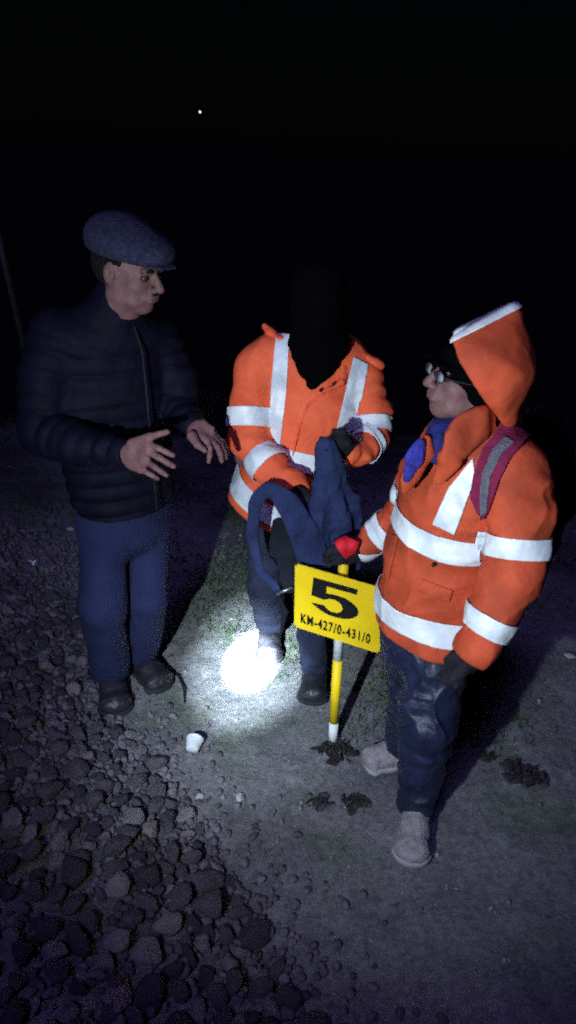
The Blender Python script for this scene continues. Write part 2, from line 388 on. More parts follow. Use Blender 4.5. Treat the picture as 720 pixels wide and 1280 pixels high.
def shoe(parent, ankle, toe, w, top, sole, lace, h=.075):
    """a low shoe with the ball of the foot forward and a separate sole; ankle and toe on the ground"""
    a, t = np.asarray(ankle, float), np.asarray(toe, float); d = unit(t-a); L_ = np.linalg.norm(t-a); sd = unit(np.cross(d, V(0, 0, 1)))
    z = V(0, 0, 1); lo = np.minimum(a, t)-.14; hi = np.maximum(a, t)+.16
    F_ = Field(lo, hi, .0032)
    heel = a-d*.03
    F_.chain([heel+z*.048, a+d*L_*.35+z*.048, a+d*L_*.72+z*.038, t-d*.045+z*.036], [(w*.40, .040), (w*.44, .042), (w*.50, .034), (w*.42, .028)], u=sd, k=.02)
    F_.seg(a+z*.05, a+z*(h+.03)-d*.01, (w*.40, .046), (w*.36, .042), u=sd, k=.03)
    F_.noise(.0018, 60); F_.cut(a+z*.022, V(0, 0, -1))
    F_.seg(a+z*(h+.02), a+z*(h+.08), .03, .034, k=.006, op='s')
    sh = link('shoe', F_.mesh(), top, parent)
    F_ = Field(lo, hi, .0032)
    F_.chain([heel+z*.02, a+d*L_*.35+z*.02, a+d*L_*.72+z*.02, t-d*.04+z*.022], [(w*.43, .03), (w*.44, .03), (w*.53, .03), (w*.45, .03)], u=sd, k=.02)
    F_.cut(a+z*.026, V(0, 0, 1)); F_.cut(a+z*.003, V(0, 0, -1)); link('sole', F_.mesh(), sole, sh)
    F_ = Field(lo, hi, .0025)
    for i in range(4):
        c = a+d*(L_*.30+i*.021)+z*(.088-.0065*i); F_.chain([c-sd*.022-d*.004-z*.007, c, c+sd*.022+d*.004-z*.007], [.0035, .0035, .0035], k=.002)
    link('laces', F_.mesh(), lace, sh)
    return sh
def puff(amp, pitch):
    return lambda s_, th: amp*(np.abs(np.sin(np.pi*s_/pitch+.25*np.sin(th*2)))**.6-.6)
def folds(amp, pitch, ph=0., tw=1.2):
    return lambda s_, th: amp*np.sin(2*np.pi*s_/pitch+tw*np.sin(th+ph)+.9*np.sin(2*th+ph*2))*(.55+.45*np.sin(th*1.5+s_*23+ph))
def bbox(pts, m_=.2): a = np.array(pts); return a.min(0)-m_, a.max(0)+m_

exec_parts = []
# =================================================================== GROUND
def edge_x(y):
    """x of the foot of the ballast bank at distance y (measured on the ground)"""
    ys = [0, 1.17, 1.45, 1.73, 2.1, 2.45, 3.2, 4.5, 8, 3000]; xs = [.30, .10, -.08, -.25, -.50, -.80, -1.02, -1.5, -3.2, -1500]
    return np.interp(y, ys, xs)
def ground_z(x, y):
    x, y = np.asarray(x, float), np.asarray(y, float)
    d = np.clip(edge_x(y)-x, 0, None); bank = .30*np.minimum(d, 1.3)*np.clip((8-y)/5, 0, 1)
    p = np.stack([x.ravel(), y.ravel(), np.zeros(x.size)], 1)
    fade = np.clip(1.6-np.abs(x)/40, 0, 1)*np.clip(1.6-np.abs(y)/40, 0, 1)
    n = (vnoise(p*1.3+50)-.5)*.035+(vnoise(p*5+50)-.5)*.016+(vnoise(p*17+20)-.5)*.007+(vnoise(p*48+20)-.5)*.004
    return bank+n.reshape(x.shape)*fade-.004
def axis(lo, hi, step, far):
    a = list(np.arange(lo, hi, step)); s_ = step; x = a[-1]
    while x < far: s_ *= 1.22; x += s_; a.append(x)
    s_ = step; x = a[0]
    while x > -far: s_ *= 1.22; x -= s_; a.insert(0, x)
    return np.array(a)
gx, gy = axis(-1.7, 1.7, .014, 1200), axis(.7, 5.0, .014, 1200)
XX, YY = np.meshgrid(gx, gy, indexing='ij'); ZZ = ground_z(XX, YY)
nx, ny = XX.shape; idx = np.arange(nx*ny).reshape(nx, ny)
vs = np.stack([XX.ravel(), YY.ravel(), ZZ.ravel()], 1)
fs = np.stack([idx[:-1, :-1].ravel(), idx[1:, :-1].ravel(), idx[1:, 1:].ravel(), idx[:-1, 1:].ravel()], 1)
me = bpy.data.meshes.new('ground'); me.vertices.add(len(vs)); me.vertices.foreach_set('co', vs.ravel())
me.loops.add(len(fs)*4); me.loops.foreach_set('vertex_index', fs.ravel().astype(np.int32)); me.polygons.add(len(fs)); me.polygons.foreach_set('loop_start', (np.arange(len(fs))*4).astype(np.int32))
me.update(calc_edges=True)
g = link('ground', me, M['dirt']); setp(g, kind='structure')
def gz(x, y): return float(ground_z(np.array([x]), np.array([y]))[0])
def on(px, py):
    p = G(px, py)
    for _ in range(4): p = G(px, py, gz(p[0], p[1]))
    return p

# ---- ballast stones
def stone_mesh(seed, sub=3, flat=.7):
    bm = bmesh.new(); bmesh.ops.create_icosphere(bm, subdivisions=sub, radius=1); r = random.Random(seed)
    cuts = [(Vector((r.gauss(0, 1), r.gauss(0, 1), r.gauss(0, 1))).normalized(), r.uniform(.52, .84)) for _ in range(10)]
    o_ = Vector((r.random()*90, r.random()*90, 3))
    for v in bm.verts:
        p = v.co.copy()
        for n, dd in cuts:
            e = p.dot(n)-dd
            if e > 0: p -= n*e*.88
        p *= 1+.10*mnoise.noise(p*1.7+o_)+.035*mnoise.noise(p*6+o_)
        v.co = Vector((p.x*1.12, p.y*.92, p.z*flat))
    return bm_mesh(bm)
STONES = [stone_mesh(i, 3, random.uniform(.6, .85)) for i in range(16)]
for i, s_ in enumerate(STONES):
    s_.shade_smooth(); s_.materials.append(M[('stone', 'stone_dark', 'stone_pale', 'stone')[i % 4]])
placed = []
def proj(p):
    x, y, z = p[0], p[1], p[2]-CAM_H; v = y*math.sin(PITCH)+z*math.cos(PITCH); w = y*math.cos(PITCH)-z*math.sin(PITCH)
    u, v = F*x/w, F*v/w; return 360+u*math.cos(ROLL)+v*math.sin(ROLL), 640-(-u*math.sin(ROLL)+v*math.cos(ROLL))
cand = []; tries = 0; r = random.Random(5)
while len(cand) < 300 and tries < 60000:
    tries += 1; y = r.uniform(.95, 3.0); x = float(edge_x(y))-abs(r.gauss(0, .55))+.03
    q = proj((x, y, gz(x, y)))
    if not (-25 < q[0] < 420 and 700 < q[1] < 1310): continue
    rad = r.uniform(.022, .040) if r.random() < .85 else r.uniform(.040, .052)
    if y > 2.2: rad *= .8
    if any((x-a)**2+(y-b_)**2 < (.80*(rad+c_))**2 for a, b_, c_ in cand): continue
    if 92 < q[0] < 225 and 830 < q[1] < 915: continue
    cand.append((x, y, rad))
for i, (x, y, rad) in enumerate(cand):
    o = bpy.data.objects.new('ballast_stone', STONES[r.randrange(16)]); C.objects.link(o)
    o.location = (x, y, gz(x, y)+rad*r.uniform(.15, .75)); o.scale = (rad*r.uniform(.9, 1.3), rad*r.uniform(.85, 1.1), rad)
    o.rotation_euler = (r.uniform(-.6, .6), r.uniform(-.6, .6), r.uniform(0, 6.28))
    setp(o, 'rounded dark grey ballast stone in the loose heap at the lower left', 'stone', 'ballast stones on the bank at lower left')
def scatter(name, n, fn, radf, material, label, kind='stuff', seed=3, cat='gravel', sub=1):
    base = stone_mesh(seed, sub); bv = np.array([v.co[:] for v in base.vertices]); bf = np.array([p.vertices[:] for p in base.polygons])
    rr = random.Random(seed); vs_, fs_ = [], []; k = 0
    while k < n:
        x, y = fn(rr); rad = radf(rr); z = gz(x, y)
        Rm = np.array(Euler((rr.uniform(0, 6), rr.uniform(0, 6), rr.uniform(0, 6))).to_matrix())
        vs_.append((bv @ Rm.T)*rad*np.array([1, 1, .8])+V(x, y, z+rad*.3)); fs_.append(bf+k*len(bv)); k += 1
    o = link(name, mesh_np(np.concatenate(vs_), np.concatenate(fs_)), material); setp(o, label, cat, kind=kind); return o
def fb(rr):
    y = rr.uniform(.8, 3.6); return float(edge_x(y))-abs(rr.gauss(0, .6))+.05, y
scatter('ballast', 4200, fb, lambda q: q.uniform(.009, .022), M['stone'], 'small dark broken stone filling the bank between larger stones', seed=4, cat='ballast', sub=2)
scatter('gravel', 2600, lambda q: (q.uniform(-1.3, 1.6), q.uniform(.9, 5)), lambda q: q.uniform(.002, .007) if q.random() < .93 else q.uniform(.007, .016), M['stone_pale'], 'fine grit and pebbles strewn over the trodden dirt', seed=9, cat='grit', sub=1)
scatter('grit', 420, lambda q: (lambda y: (float(edge_x(y))+abs(q.gauss(0, .16)), y))(q.uniform(1.1, 3.2)), lambda q: q.uniform(.006, .020), M['stone'], 'small stones spilled from the bank onto the dirt', seed=12, cat='stones', sub=2)
# a few single pebbles that stand out on the dirt
def pebble(px, py, rad, label, material='pebble', mi=2, sc=(1.2, 1, .7)):
    p = on(px, py); me = stone_mesh(100+mi, 3); me.shade_smooth(); me.materials.append(M[material]); o = bpy.data.objects.new('pebble', me); C.objects.link(o)
    o.location = (p[0], p[1], p[2]+rad*.4); o.scale = tuple(rad*c_ for c_ in sc); o.rotation_euler = (.2, .1, px); setp(o, label, 'stone')
pebble(250, 998, .015, 'small whitish pebble on the dirt below the crushed white cup')
pebble(300, 998, .016, 'pale pebble on open dirt, the right one of two below the cup')
pebble(206, 905, .016, 'small reddish pebble lying between the black shoes and the white cup', 'stone_pale', 4)
pebble(712, 822, .026, 'round grey-white stone at the right edge beside the dark shadow', 'pebble', 5)
pebble(146, 1252, .040, 'pinkish pale stone among the ballast near the bottom edge', 'stone_pale', 6)
pebble(172, 942, .040, 'flat pale stone at the edge of the ballast, left of the white cup', 'stone_pale', 7, (1.3, 1, .35))
pebble(88, 662, .018, 'bright small pebble on dark ground by the left man\'s thigh', 'pebble', 8)

# ---- clumps of weed (stuff) and dark clods
def blades(name, spots, n, hgt, material, label, kind, seed=1, spread=.08, wd=.004, droop=1.0, cat='grass'):
    rr = random.Random(seed); vs_, fs_ = [], []
    for (cx, cy) in spots:
        for _ in range(n):
            x, y = cx+rr.gauss(0, spread), cy+rr.gauss(0, spread); z = gz(x, y)-.003; a = rr.uniform(0, 6.28); h_ = hgt*rr.uniform(.4, 1.2); le = rr.uniform(.3, 1.1)*h_*droop
            dx, dy = math.cos(a), math.sin(a); w = wd*rr.uniform(.6, 1.4); k = len(vs_)
            for t, ww in ((0, 1), (.5, .9), (1, .1)):
                px_, py_, pz = x+dx*le*t*t, y+dy*le*t*t, z+h_*(t-.35*t*t*droop)
                vs_ += [(px_-dy*w*ww, py_+dx*w*ww, pz), (px_+dy*w*ww, py_-dx*w*ww, pz)]
            fs_ += [(k, k+1, k+3, k+2), (k+2, k+3, k+5, k+4)]
    me = mesh_np(vs_, fs_)
    o = link(name, me, material, origin=(spots[0][0], spots[0][1], 0)); setp(o, label, cat, kind=kind); return o
gs = [on(*p)[:2] for p in ((302, 680), (292, 720), (310, 640), (318, 700), (488, 850), (492, 890), (372, 800), (362, 830), (480, 905), (265, 760), (610, 905), (622, 870), (285, 790))]
gs = [tuple(map(float, q)) for q in gs]
blades('grass', gs, 190, .030, M['weed'], 'short sparse green weeds growing in patches on the dirt', 'stuff', 2, .09, .0022)
rr = random.Random(8)
far = [(rr.uniform(-2.4, 2.2), rr.uniform(2.9, 6.5)) for _ in range(170)]
blades('grass_tufts', far, 40, .05, M['weed'], 'dim grass tufts scattered over the dark ground behind the men', 'stuff', 3, .10, .003)
def clump(px, py, rad, n, label, seed, hgt=.03, soil='clod_dry'):
    p = on(px, py); o = empty('weed_clump', (p[0], p[1], p[2]), label, 'weed clump')
    F_ = Field(p-rad*2.2, p+rad*2.2, .004); q = random.Random(seed)
    for _ in range(10):
        a = q.uniform(0, 6.28); dd = rad*math.sqrt(q.random()); c = p+V(math.cos(a)*dd*1.2, math.sin(a)*dd, .002)
        F_.ell(c, (rad*q.uniform(.12, .34), rad*q.uniform(.12, .34), q.uniform(.003, .007)), None, .012)
    F_.noise(.006, 45, warp=1.); link('soil', F_.mesh(), M[soil], o)
    vs_, fs_ = [], []
    for _ in range(n*3):
        a = q.uniform(0, 6.28); L_ = rad*q.uniform(.15, .6); w = q.uniform(.002, .006); h_ = hgt*q.uniform(.1, 1); k = len(vs_); d = (math.cos(a), math.sin(a))
        a2 = q.uniform(0, 6.28); b0 = p+V(math.cos(a2)*1.2, math.sin(a2), 0)*rad*.9*q.random()
        for t, ww in ((0, .35), (.35, 1), (.7, .8), (1, .05)):
            c = b0+V(d[0]*L_*t, d[1]*L_*t, .004+h_*math.sin(t*2.6)); vs_ += [c+V(-d[1]*w*ww, d[0]*w*ww, 0), c+V(0, 0, .003*ww), c-V(-d[1]*w*ww, d[0]*w*ww, 0)]
        for i in range(3): fs_ += [(k+3*i, k+3*i+1, k+3*i+4, k+3*i+3), (k+3*i+1, k+3*i+2, k+3*i+5, k+3*i+4)]
    lf = link('leaves', mesh_np(vs_, fs_), M['dry'], o); sm = lf.modifiers.new('t', 'SOLIDIFY'); sm.thickness = .0015
clump(418, 940, .055, 26, 'dark wilted weed clump at the foot of the striped stake', 1, .03, 'clod')
clump(398, 1004, .035, 14, 'small dark weed clump on the dirt below the stake, left of its neighbour', 2, .015)
clump(442, 1004, .042, 16, 'small dark weed clump below the stake, nearest the grey front shoe', 3, .015)
clump(655, 972, .060, 24, 'broad dark weed patch on the bare ground at the far right', 4, .03)
clump(608, 948, .028, 12, 'small dark weed tuft left of the broad patch at the right', 5, .015)

# ---- litter
def cup():
    p = on(240, 944); o = empty('paper_cup', (p[0], p[1], p[2]), 'small white disposable cup lying on its side on the dirt', 'cup')
    n = 40; prof = [(.020, 0), (.0215, .006), (.0295, .062), (.0312, .064), (.0312, .0665), (.0288, .0655), (.0282, .06), (.0205, .007), (.001, .005)]
    prof = [(.001, .0015)]+prof
    vs_ = [(r_*math.cos(2*math.pi*i/n), r_*math.sin(2*math.pi*i/n), z) for r_, z in prof for i in range(n)]
    fs_ = [(j*n+i, j*n+(i+1) % n, (j+1)*n+(i+1) % n, (j+1)*n+i) for j in range(len(prof)-1) for i in range(n)]
    me = mesh_np(vs_, fs_)
    Rm = Matrix.Translation(Vector(p)+Vector((0, .0, .0235))) @ Matrix.Rotation(math.radians(-6), 4, 'Z') @ Matrix.Rotation(math.radians(-80), 4, 'X') @ Matrix.Diagonal((1.0, 1.0, .70, 1))
    me.transform(Rm); link('cup_wall', me, M['paper'], o)
    bm = bmesh.new(); bmesh.ops.create_cone(bm, cap_ends=True, segments=40, radius1=.0190, radius2=.0190, depth=.002)
    bm.transform(Rm @ Matrix.Translation((0, 0, .008))); link('cup_base', bm_mesh(bm), M['cup_in'], o)
cup()
def scrap(px, py, sx, sy, label, seed):
    p = on(px, py); q = random.Random(seed); n = 7; o_ = Vector((seed*3.1, 0, 0)); vs_ = []
    for i in range(n):
        for j in range(n):
            x, y = (i/(n-1)-.5)*sx*(1+.2*math.sin(j+seed)), (j/(n-1)-.5)*sy*(1+.25*math.sin(i*1.3+seed))
            vs_.append((p[0]+x, p[1]+y, p[2]+.012+.02*mnoise.noise(Vector((x*40, y*40, seed)))))
    fs_ = [(i*n+j, (i+1)*n+j, (i+1)*n+j+1, i*n+j+1) for i in range(n-1) for j in range(n-1)]
    o = link('paper_scrap', mesh_np(vs_, fs_), M['scrap'], origin=(p[0], p[1], p[2])); sm = o.modifiers.new('t', 'SOLIDIFY'); sm.thickness = .0012
    setp(o, label, 'litter')
scrap(37, 706, .062, .055, 'crumpled white paper scrap on the dark bank at the left edge', 2)
# curved dark strip beside the left man's shoe
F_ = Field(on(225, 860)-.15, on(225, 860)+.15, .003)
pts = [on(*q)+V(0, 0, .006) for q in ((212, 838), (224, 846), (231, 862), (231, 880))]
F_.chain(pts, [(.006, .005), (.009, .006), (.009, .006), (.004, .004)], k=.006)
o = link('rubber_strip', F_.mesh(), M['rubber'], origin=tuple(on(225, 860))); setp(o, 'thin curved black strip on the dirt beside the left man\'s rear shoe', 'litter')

# ---- far things: leaning pole and a distant lamp
p0 = P(34, 455, 7.5); p1 = P(-14, 240, 7.5); d = p1-p0; base = p0-d*(p0[2]-gz(p0[0], 7.5)+.05)/d[2]; top = p0+d*2.2
o = empty('leaning_pole', (base[0], base[1], base[2]), 'thin pale leaning pole in the dark behind the left man', 'pole')
def tube(a, b_, r0, r1, n=24, rings=1):
    a, b_ = Vector(a), Vector(b_); bm = bmesh.new(); bmesh.ops.create_cone(bm, cap_ends=True, segments=n, radius1=r0, radius2=r1, depth=(b_-a).length)
    bm.transform(Matrix.Translation((a+b_)/2) @ (b_-a).to_track_quat('Z', 'Y').to_matrix().to_4x4()); return bm_mesh(bm)
link('shaft', tube(base, top, .030, .024), M['pole'], o)
link('cap', tube(top, top+unit(d)*.03, .034, .020), M['pole'], o)
q = P(250, 140, 60.); o = empty('distant_lamp', (q[0], 60, 0), 'tiny far-off white lamp on its mast in the black distance', 'lamp')
link('mast', tube((q[0], 60, -.1), (q[0], 60, q[2]-.06), .03, .02), M['rubber'], o)
bm = bmesh.new(); bmesh.ops.create_uvsphere(bm, u_segments=16, v_segments=10, radius=.085); bm.transform(Matrix.Translation(Vector(q))); link('lamp_head', bm_mesh(bm), M['glow'], o)

# =================================================================== LEFT MAN
def left_man():
    fwd = unit(V(.42, -.9, 0)); u = V(.9, .42, 0)
    J = dict(u=u, head=P(160, 338, 2.32), neck=P(146, 392, 2.35), chest=P(138, 470, 2.38), waist=P(150, 570, 2.38), pelvis=P(156, 630, 2.38),
             shR=P(66, 425, 2.30), elR=P(48, 537, 2.24), wrR=P(150, 566, 2.10), shL=P(205, 425, 2.48), elL=P(222, 505, 2.42), wrL=P(238, 532, 2.28),
             hipR=P(128, 645, 2.34), knR=P(128, 760, 2.28), hipL=P(186, 645, 2.42), knL=P(186, 745, 2.40))
    aR = on(140, 862); tR = on(145, 906); aL = on(178, 842); tL = on(208, 868)
    J.update(anR=aR+V(0, .0, .09), toeR=tR+V(0, .05, .04), anL=aL+V(0, 0, .09), toeL=tL+V(-.03, .03, .04))
    o = empty('person', (aR[0]+.05, aR[1], 0), 'standing man in flat cap, black quilted jacket and navy trousers, both hands held out', 'person')
    lo, hi = bbox([v for k, v in J.items() if k != 'u'], .16)
    B = Field(lo, hi, .0035); add_core(B, J)
    f = unit(V(.88, -.42, -.16)); T, R = add_head(B, J['head'], f, up=(-.05, 0, 1), s=1.0)
    B.seg(J['head']-V(0, 0, .04), J['neck'], .056, .062, k=.02)
    # right hand: back seen, thumb up, fingers to the right
    Y = 2.07
    wr = P(156, 567, 2.10)
    kn = [P(186, 555, Y-.03), P(187, 565, Y-.04), P(184, 577, Y-.035), P(177, 587, Y-.02)]
    tp = [P(216, 569, Y-.055), P(217, 583, Y-.065), P(208, 594, Y-.06), P(197, 598, Y-.04)]
    add_hand(B, wr, kn, tp, V(.0, -.012, .006), [P(166, 555, Y), P(187, 546, Y-.02), P(209, 540, Y-.04)], unit(V(-.1, -1, .3)), s=.98)
    # left hand: palm seen, fingers down to the right
    Y = 2.22
    wr = P(241, 534, 2.27)
    kn = [P(259, 552, Y-.02), P(263, 550, Y), P(266, 547, Y+.02), P(268, 544, Y+.04)]
    tp = [P(261, 577, Y-.06), P(277, 576, Y-.05), P(282, 573, Y-.02), P(285, 569, Y+.01)]
    add_hand(B, wr, kn, tp, V(.006, .0, .008), [P(240, 545, Y-.02), P(247, 556, Y-.045), P(256, 563, Y-.06)], unit(V(-.5, -.8, .3)), s=.98)
    link('body', B.mesh(), M['skin'], o); eyes(o, T, 1., .0); brows(o, T)
    # hair under the cap
    H_ = Field(J['head']-.16, J['head']+.16, .003); Tt = lambda x, y, z: J['head']+R @ V(x, y, z)
    H_.ell(Tt(0, -.022, .022), (.080, .096, .088), R); H_.cut(Tt(0, .035, 0), R[:, 1]); H_.cut(Tt(0, 0, -.045), -R[:, 2]); 
    H_.cut(Tt(0, -.005, -.01), unit(R[:, 1]*.9-R[:, 2]*.7)); H_.noise(.004, 90); link('hair', H_.mesh(), M['hair'], o)
    # thin moustache
    F_ = Field(J['head']-.14, J['head']+.16, .0022); F_.chain([Tt(-.024, .090, -.047), Tt(0, .103, -.040), Tt(.024, .090, -.047)], [.003, .0055, .003], k=.003); F_.noise(.002, 260); link('moustache', F_.mesh(), M['hair'], o)
    # flat cap
    F_ = Field(J['head']-.2, J['head']+.24, .0035)
    F_.ell(Tt(0, -.016, .070), (.096, .118, .066), R, .02); F_.ell(Tt(0, .045, .072), (.080, .086, .036), R, .04); F_.ell(Tt(0, -.045, .088), (.088, .080, .062), R, .04)
    F_.noise(.004, 14, warp=.6); F_.cut(Tt(0, 0, .045), -unit(R[:, 2]+R[:, 1]*.02)); F_.ell(Tt(0, -.012, .025), (.080, .100, .062), R, .006, 's')
    cp = link('flat_cap', F_.mesh(), M['tweed'], o)
    F_ = Field(J['head']-.2, J['head']+.24, .003); F_.ell(Tt(0, .090, .049), (.070, .052, .009), R @ np.array(Matrix.Rotation(-.16, 3, 'X')), .01); F_.noise(.0015, 60)
    link('peak', F_.mesh(), M['tweed'], cp)
    # jacket
    F_ = Field(lo, hi, .0045)
    rg = puff(.011, .052)
    F_.chain([P(143, 398, 2.36), P(135, 425, 2.38), P(138, 490, 2.385), P(148, 570, 2.385), P(157, 640, 2.38)], [(.115, .085), (.185, .115), (.195, .135), (.178, .135), (.170, .135)], u=u, k=.02, ridge=rg)
    F_.seg(P(146, 372, 2.345), P(144, 405, 2.36), (.072, .070), (.088, .085), u=u, k=.02, ridge=puff(.006, .03))
    rs = puff(.010, .048)
    F_.chain([P(72, 420, 2.32), P(58, 470, 2.29), P(50, 538, 2.24)], [.088, .078, .070], k=.03, ridge=rs)
    F_.chain([P(50, 538, 2.24), P(100, 556, 2.16), P(153, 566, 2.10)], [.072, .060, .043], k=.012, ridge=rs)
    F_.chain([P(200, 425, 2.46), P(222, 480, 2.43), P(222, 508, 2.41), P(239, 531, 2.29)], [.078, .066, .060, .042], k=.02, ridge=rs)
    F_.noise(.005, 9, warp=.8); F_.noise(.0025, 30, warp=.8, seed=4)
    F_.cut(P(157, 641, 2.30), V(.05, .12, -1), box=(P(157, 641, 2.3)-V(.4, .4, .3), P(157, 641, 2.3)+V(.4, .4, .15)))
    F_.seg(P(154, 566, 2.095), P(168, 570, 2.07), .031, .031, k=.004, op='s')
    F_.ell(J['head']+V(.01, -.01, -.05), (.068, .075, .06), None, .005, 's')
    jk = link('quilted_jacket', F_.mesh(), M['puffer'], o)
    # zip down the front
    F_ = Field(lo, hi, .004)
    zp = [P(168, 408, 2.30), P(178, 440, 2.27), P(184, 500, 2.245), P(190, 570, 2.24), P(196, 636, 2.245)]
    F_.chain(zp, [.004]*5, k=.002); link('zip', F_.mesh(), M['rubber'], jk)
    # trousers
    F_ = Field(lo, hi, .0045)
    F_.chain([P(157, 610, 2.38), P(157, 655, 2.38)], [(.150, .110), (.158, .115)], u=u, k=.03)
    kR, kL = P(128, 755, 2.28), P(184, 745, 2.40)
    F_.chain([P(130, 655, 2.345), kR, J['anR']+V(-.003, .0, .02)], [(.080, .085), (.078, .082), (.074, .080)], u=u, k=.03, ridge=None)
    F_.chain([P(186, 655, 2.42), kL, J['anL']+V(0, 0, .045)], [(.076, .085), (.074, .080), (.070, .078)], u=u, k=.012, ridge=None)
    F_.noise(.007, 8, ridged=True, aniso=(1.7, 1.7, .6), warp=1.1)
    F_.noise(.006, 14, ridged=True, aniso=(1, 1, 2.2), warp=.9, mask=lambda p: np.clip(1-(p[:, 2]-.08)/.18, 0, 1))
    F_.cut(V(0, 0, .058), V(0, 0, -1))
    link('trousers', F_.mesh(), M['pinstripe'], o)
    shoe(o, aR, tR+V(0, .02, 0), .108, M['shoe_black'], M['shoe_dark_sole'], M['lace']); shoe(o, aL, tL, .108, M['shoe_black'], M['shoe_dark_sole'], M['lace'])
left_man()

# =================================================================== MIDDLE MAN
def middle_man():
    u = V(.96, .0, -.28)
    J = dict(u=u, head=P(398, 372, 2.41), neck=P(402, 425, 2.52), chest=P(388, 510, 2.57), waist=P(365, 590, 2.59), pelvis=P(350, 650, 2.60),
             shR=P(322, 450, 2.54), elR=P(308, 570, 2.47), wrR=P(366, 612, 2.32), shL=P(458, 474, 2.56), elL=P(468, 548, 2.48), wrL=P(436, 560, 2.34),
             hipR=P(332, 660, 2.61), knR=P(332, 738, 2.61), hipL=P(374, 660, 2.58), knL=P(386, 765, 2.51))
    aR = on(337, 802); tR = on(336, 826); aL = on(392, 858); tL = on(389, 884)
    J.update(anR=aR+V(0, 0, .09), toeR=tR+V(0, .04, .04), anL=aL+V(0, 0, .09), toeL=tL+V(0, .04, .04))
    o = empty('person', (aL[0]-.06, aL[1]+.1, 0), 'middle person in orange high-visibility jacket, head hidden in black, holding a navy bag', 'person')
    lo, hi = bbox([v for k, v in J.items() if k != 'u'], .18)
    B = Field(lo, hi, .0038); add_core(B, J)
    T, R = add_head(B, J['head'], unit(V(-.05, -.8, -.6)), s=1.0); B.seg(J['head']-V(0, 0, .03), J['neck'], .056, .062, k=.02)
    # right hand grips the bag's strap
    w = P(366, 613, 2.31); Y = 2.28
    hR = dict(wrist=w, knuckles=[P(366, 632, Y-.03), P(372, 634, Y-.02), P(378, 633, Y-.01), P(384, 630, Y)], tips=[P(360, 645, Y-.02), P(366, 648, Y-.01), P(372, 648, Y), P(379, 645, Y+.01)], bow=V(0, -.022, 0), thumb=[P(362, 620, Y-.02), P(354, 628, Y-.04), P(354, 638, Y-.04)], nrm=V(0, -1, .2))
    w = P(438, 562, 2.35); Y = 2.27
    hL = dict(wrist=w, knuckles=[P(420, 545, Y), P(416, 549, Y-.005), P(414, 555, Y-.01), P(414, 561, Y-.01)], tips=[P(402, 549, Y), P(401, 555, Y-.005), P(401, 560, Y-.01), P(404, 566, Y-.01)], bow=V(0, -.03, 0), thumb=[P(432, 552, Y), P(428, 541, Y-.02), P(418, 539, Y-.03)], nrm=V(0, -1, .2))
    add_hand(B, **hR, s=.9); add_hand(B, **hL, s=.9)
    link('body', B.mesh(), M['skin'], o)
    for hh in (hR, hL):
        q0, q1 = bbox([hh['wrist']]+hh['tips'], .08); F_ = Field(q0, q1, .003)
        add_hand(F_, **hh, s=1.13); F_.seg(hh['wrist'], hh['wrist']+(hh['wrist']-sum(hh['knuckles'])/4)*.3, .034, .036, k=.01); F_.noise(.002, 50)
        link('glove', F_.mesh(), M['glove'], o)
    # balaclava down over the collar
    F_ = Field(J['head']-V(.25, .25, .35), J['head']+.25, .004)
    F_.ell(T(0, -.008, .022), (.086, .108, .100), R, .02); F_.ell(T(0, .04, -.06), (.070, .080, .085), R, .03); F_.ell(T(0, .085, -.02), (.03, .045, .03), R, .03); F_.ell(T(0, .035, -.005), (.079, .088, .085), R, .02)
    F_.chain([P(399, 400, 2.45), P(398, 430, 2.46), P(395, 455, 2.455), P(391, 478, 2.44)], [(.08, .075), (.088, .065), (.062, .05), (.022, .03)], u=V(1, 0, 0), k=.03)
    F_.noise(.005, 22, ridged=True, aniso=(1, 1, 2), warp=.8)
    link('balaclava', F_.mesh(), M['black_cloth'], o)
    # jacket
    F_ = Field(lo, hi, .0045)
    spine = [P(402, 437, 2.55), P(393, 462, 2.56), P(386, 515, 2.57), P(366, 585, 2.58), P(340, 634, 2.575)]
    F_.chain(spine, [(.115, .08), (.185, .115), (.190, .135), (.178, .140), (.170, .145)], u=u, k=.02, ridge=folds(.004, .16, .5, .6))
    fs1 = folds(.006, .085, .3)
    RA = [P(324, 458, 2.54), P(311, 510, 2.50), P(310, 550, 2.46), P(335, 581, 2.39), P(364, 612, 2.32)]
    F_.chain(RA, [.072, .066, .066, .062, .055], k=.025, ridge=fs1)
    LA = [P(452, 476, 2.56), P(466, 515, 2.52), P(468, 548, 2.47), P(446, 566, 2.38), P(438, 563, 2.35)]
    F_.chain(LA, [.070, .058, .052, .045, .044], k=.02, ridge=folds(.007, .05, 1.3))
    F_.seg(P(345, 445, 2.56), P(323, 470, 2.54), .075, .07, k=.04); F_.seg(P(435, 455, 2.57), P(452, 480, 2.56), .075, .068, k=.04)
    F_.noise(.012, 6, ridged=True, warp=1.6, aniso=(1, 1, 1.2)); F_.noise(.006, 12, ridged=True, warp=1.4, seed=3)
    F_.noise(.0008, 70, seed=6)
    # open neck
    F_.chain([P(400, 405, 2.44), P(398, 440, 2.44), P(392, 480, 2.42)], [(.085, .09), (.078, .07), (.012, .05)], u=V(1, 0, 0), k=.012, op='s')
    hemp = spine[-1]; hn = unit(unit(spine[-1]-spine[-2])+V(0, .1, 0))
    F_.cut(hemp+hn*.02, hn, box=(hemp-V(.4, .4, .25), hemp+V(.4, .4, .10)))
    F_.seg(P(364, 613, 2.32), P(378, 625, 2.27), .042, .042, k=.006, op='s')
    jm = F_.mesh(); jw = jm.copy(); jk = link('jacket', jm, M['orange'], o)
    # collar wings
    F_ = Field(P(400, 430, 2.55)-.35, P(400, 430, 2.55)+.35, .004)
    F_.chain([P(331, 408, 2.58), P(340, 418, 2.56), P(352, 424, 2.52)], [(.016, .012), (.022, .014), (.016, .012)], k=.012)
    F_.noise(.003, 30, warp=.6); link('collar', F_.mesh(), M['orange'], jk)
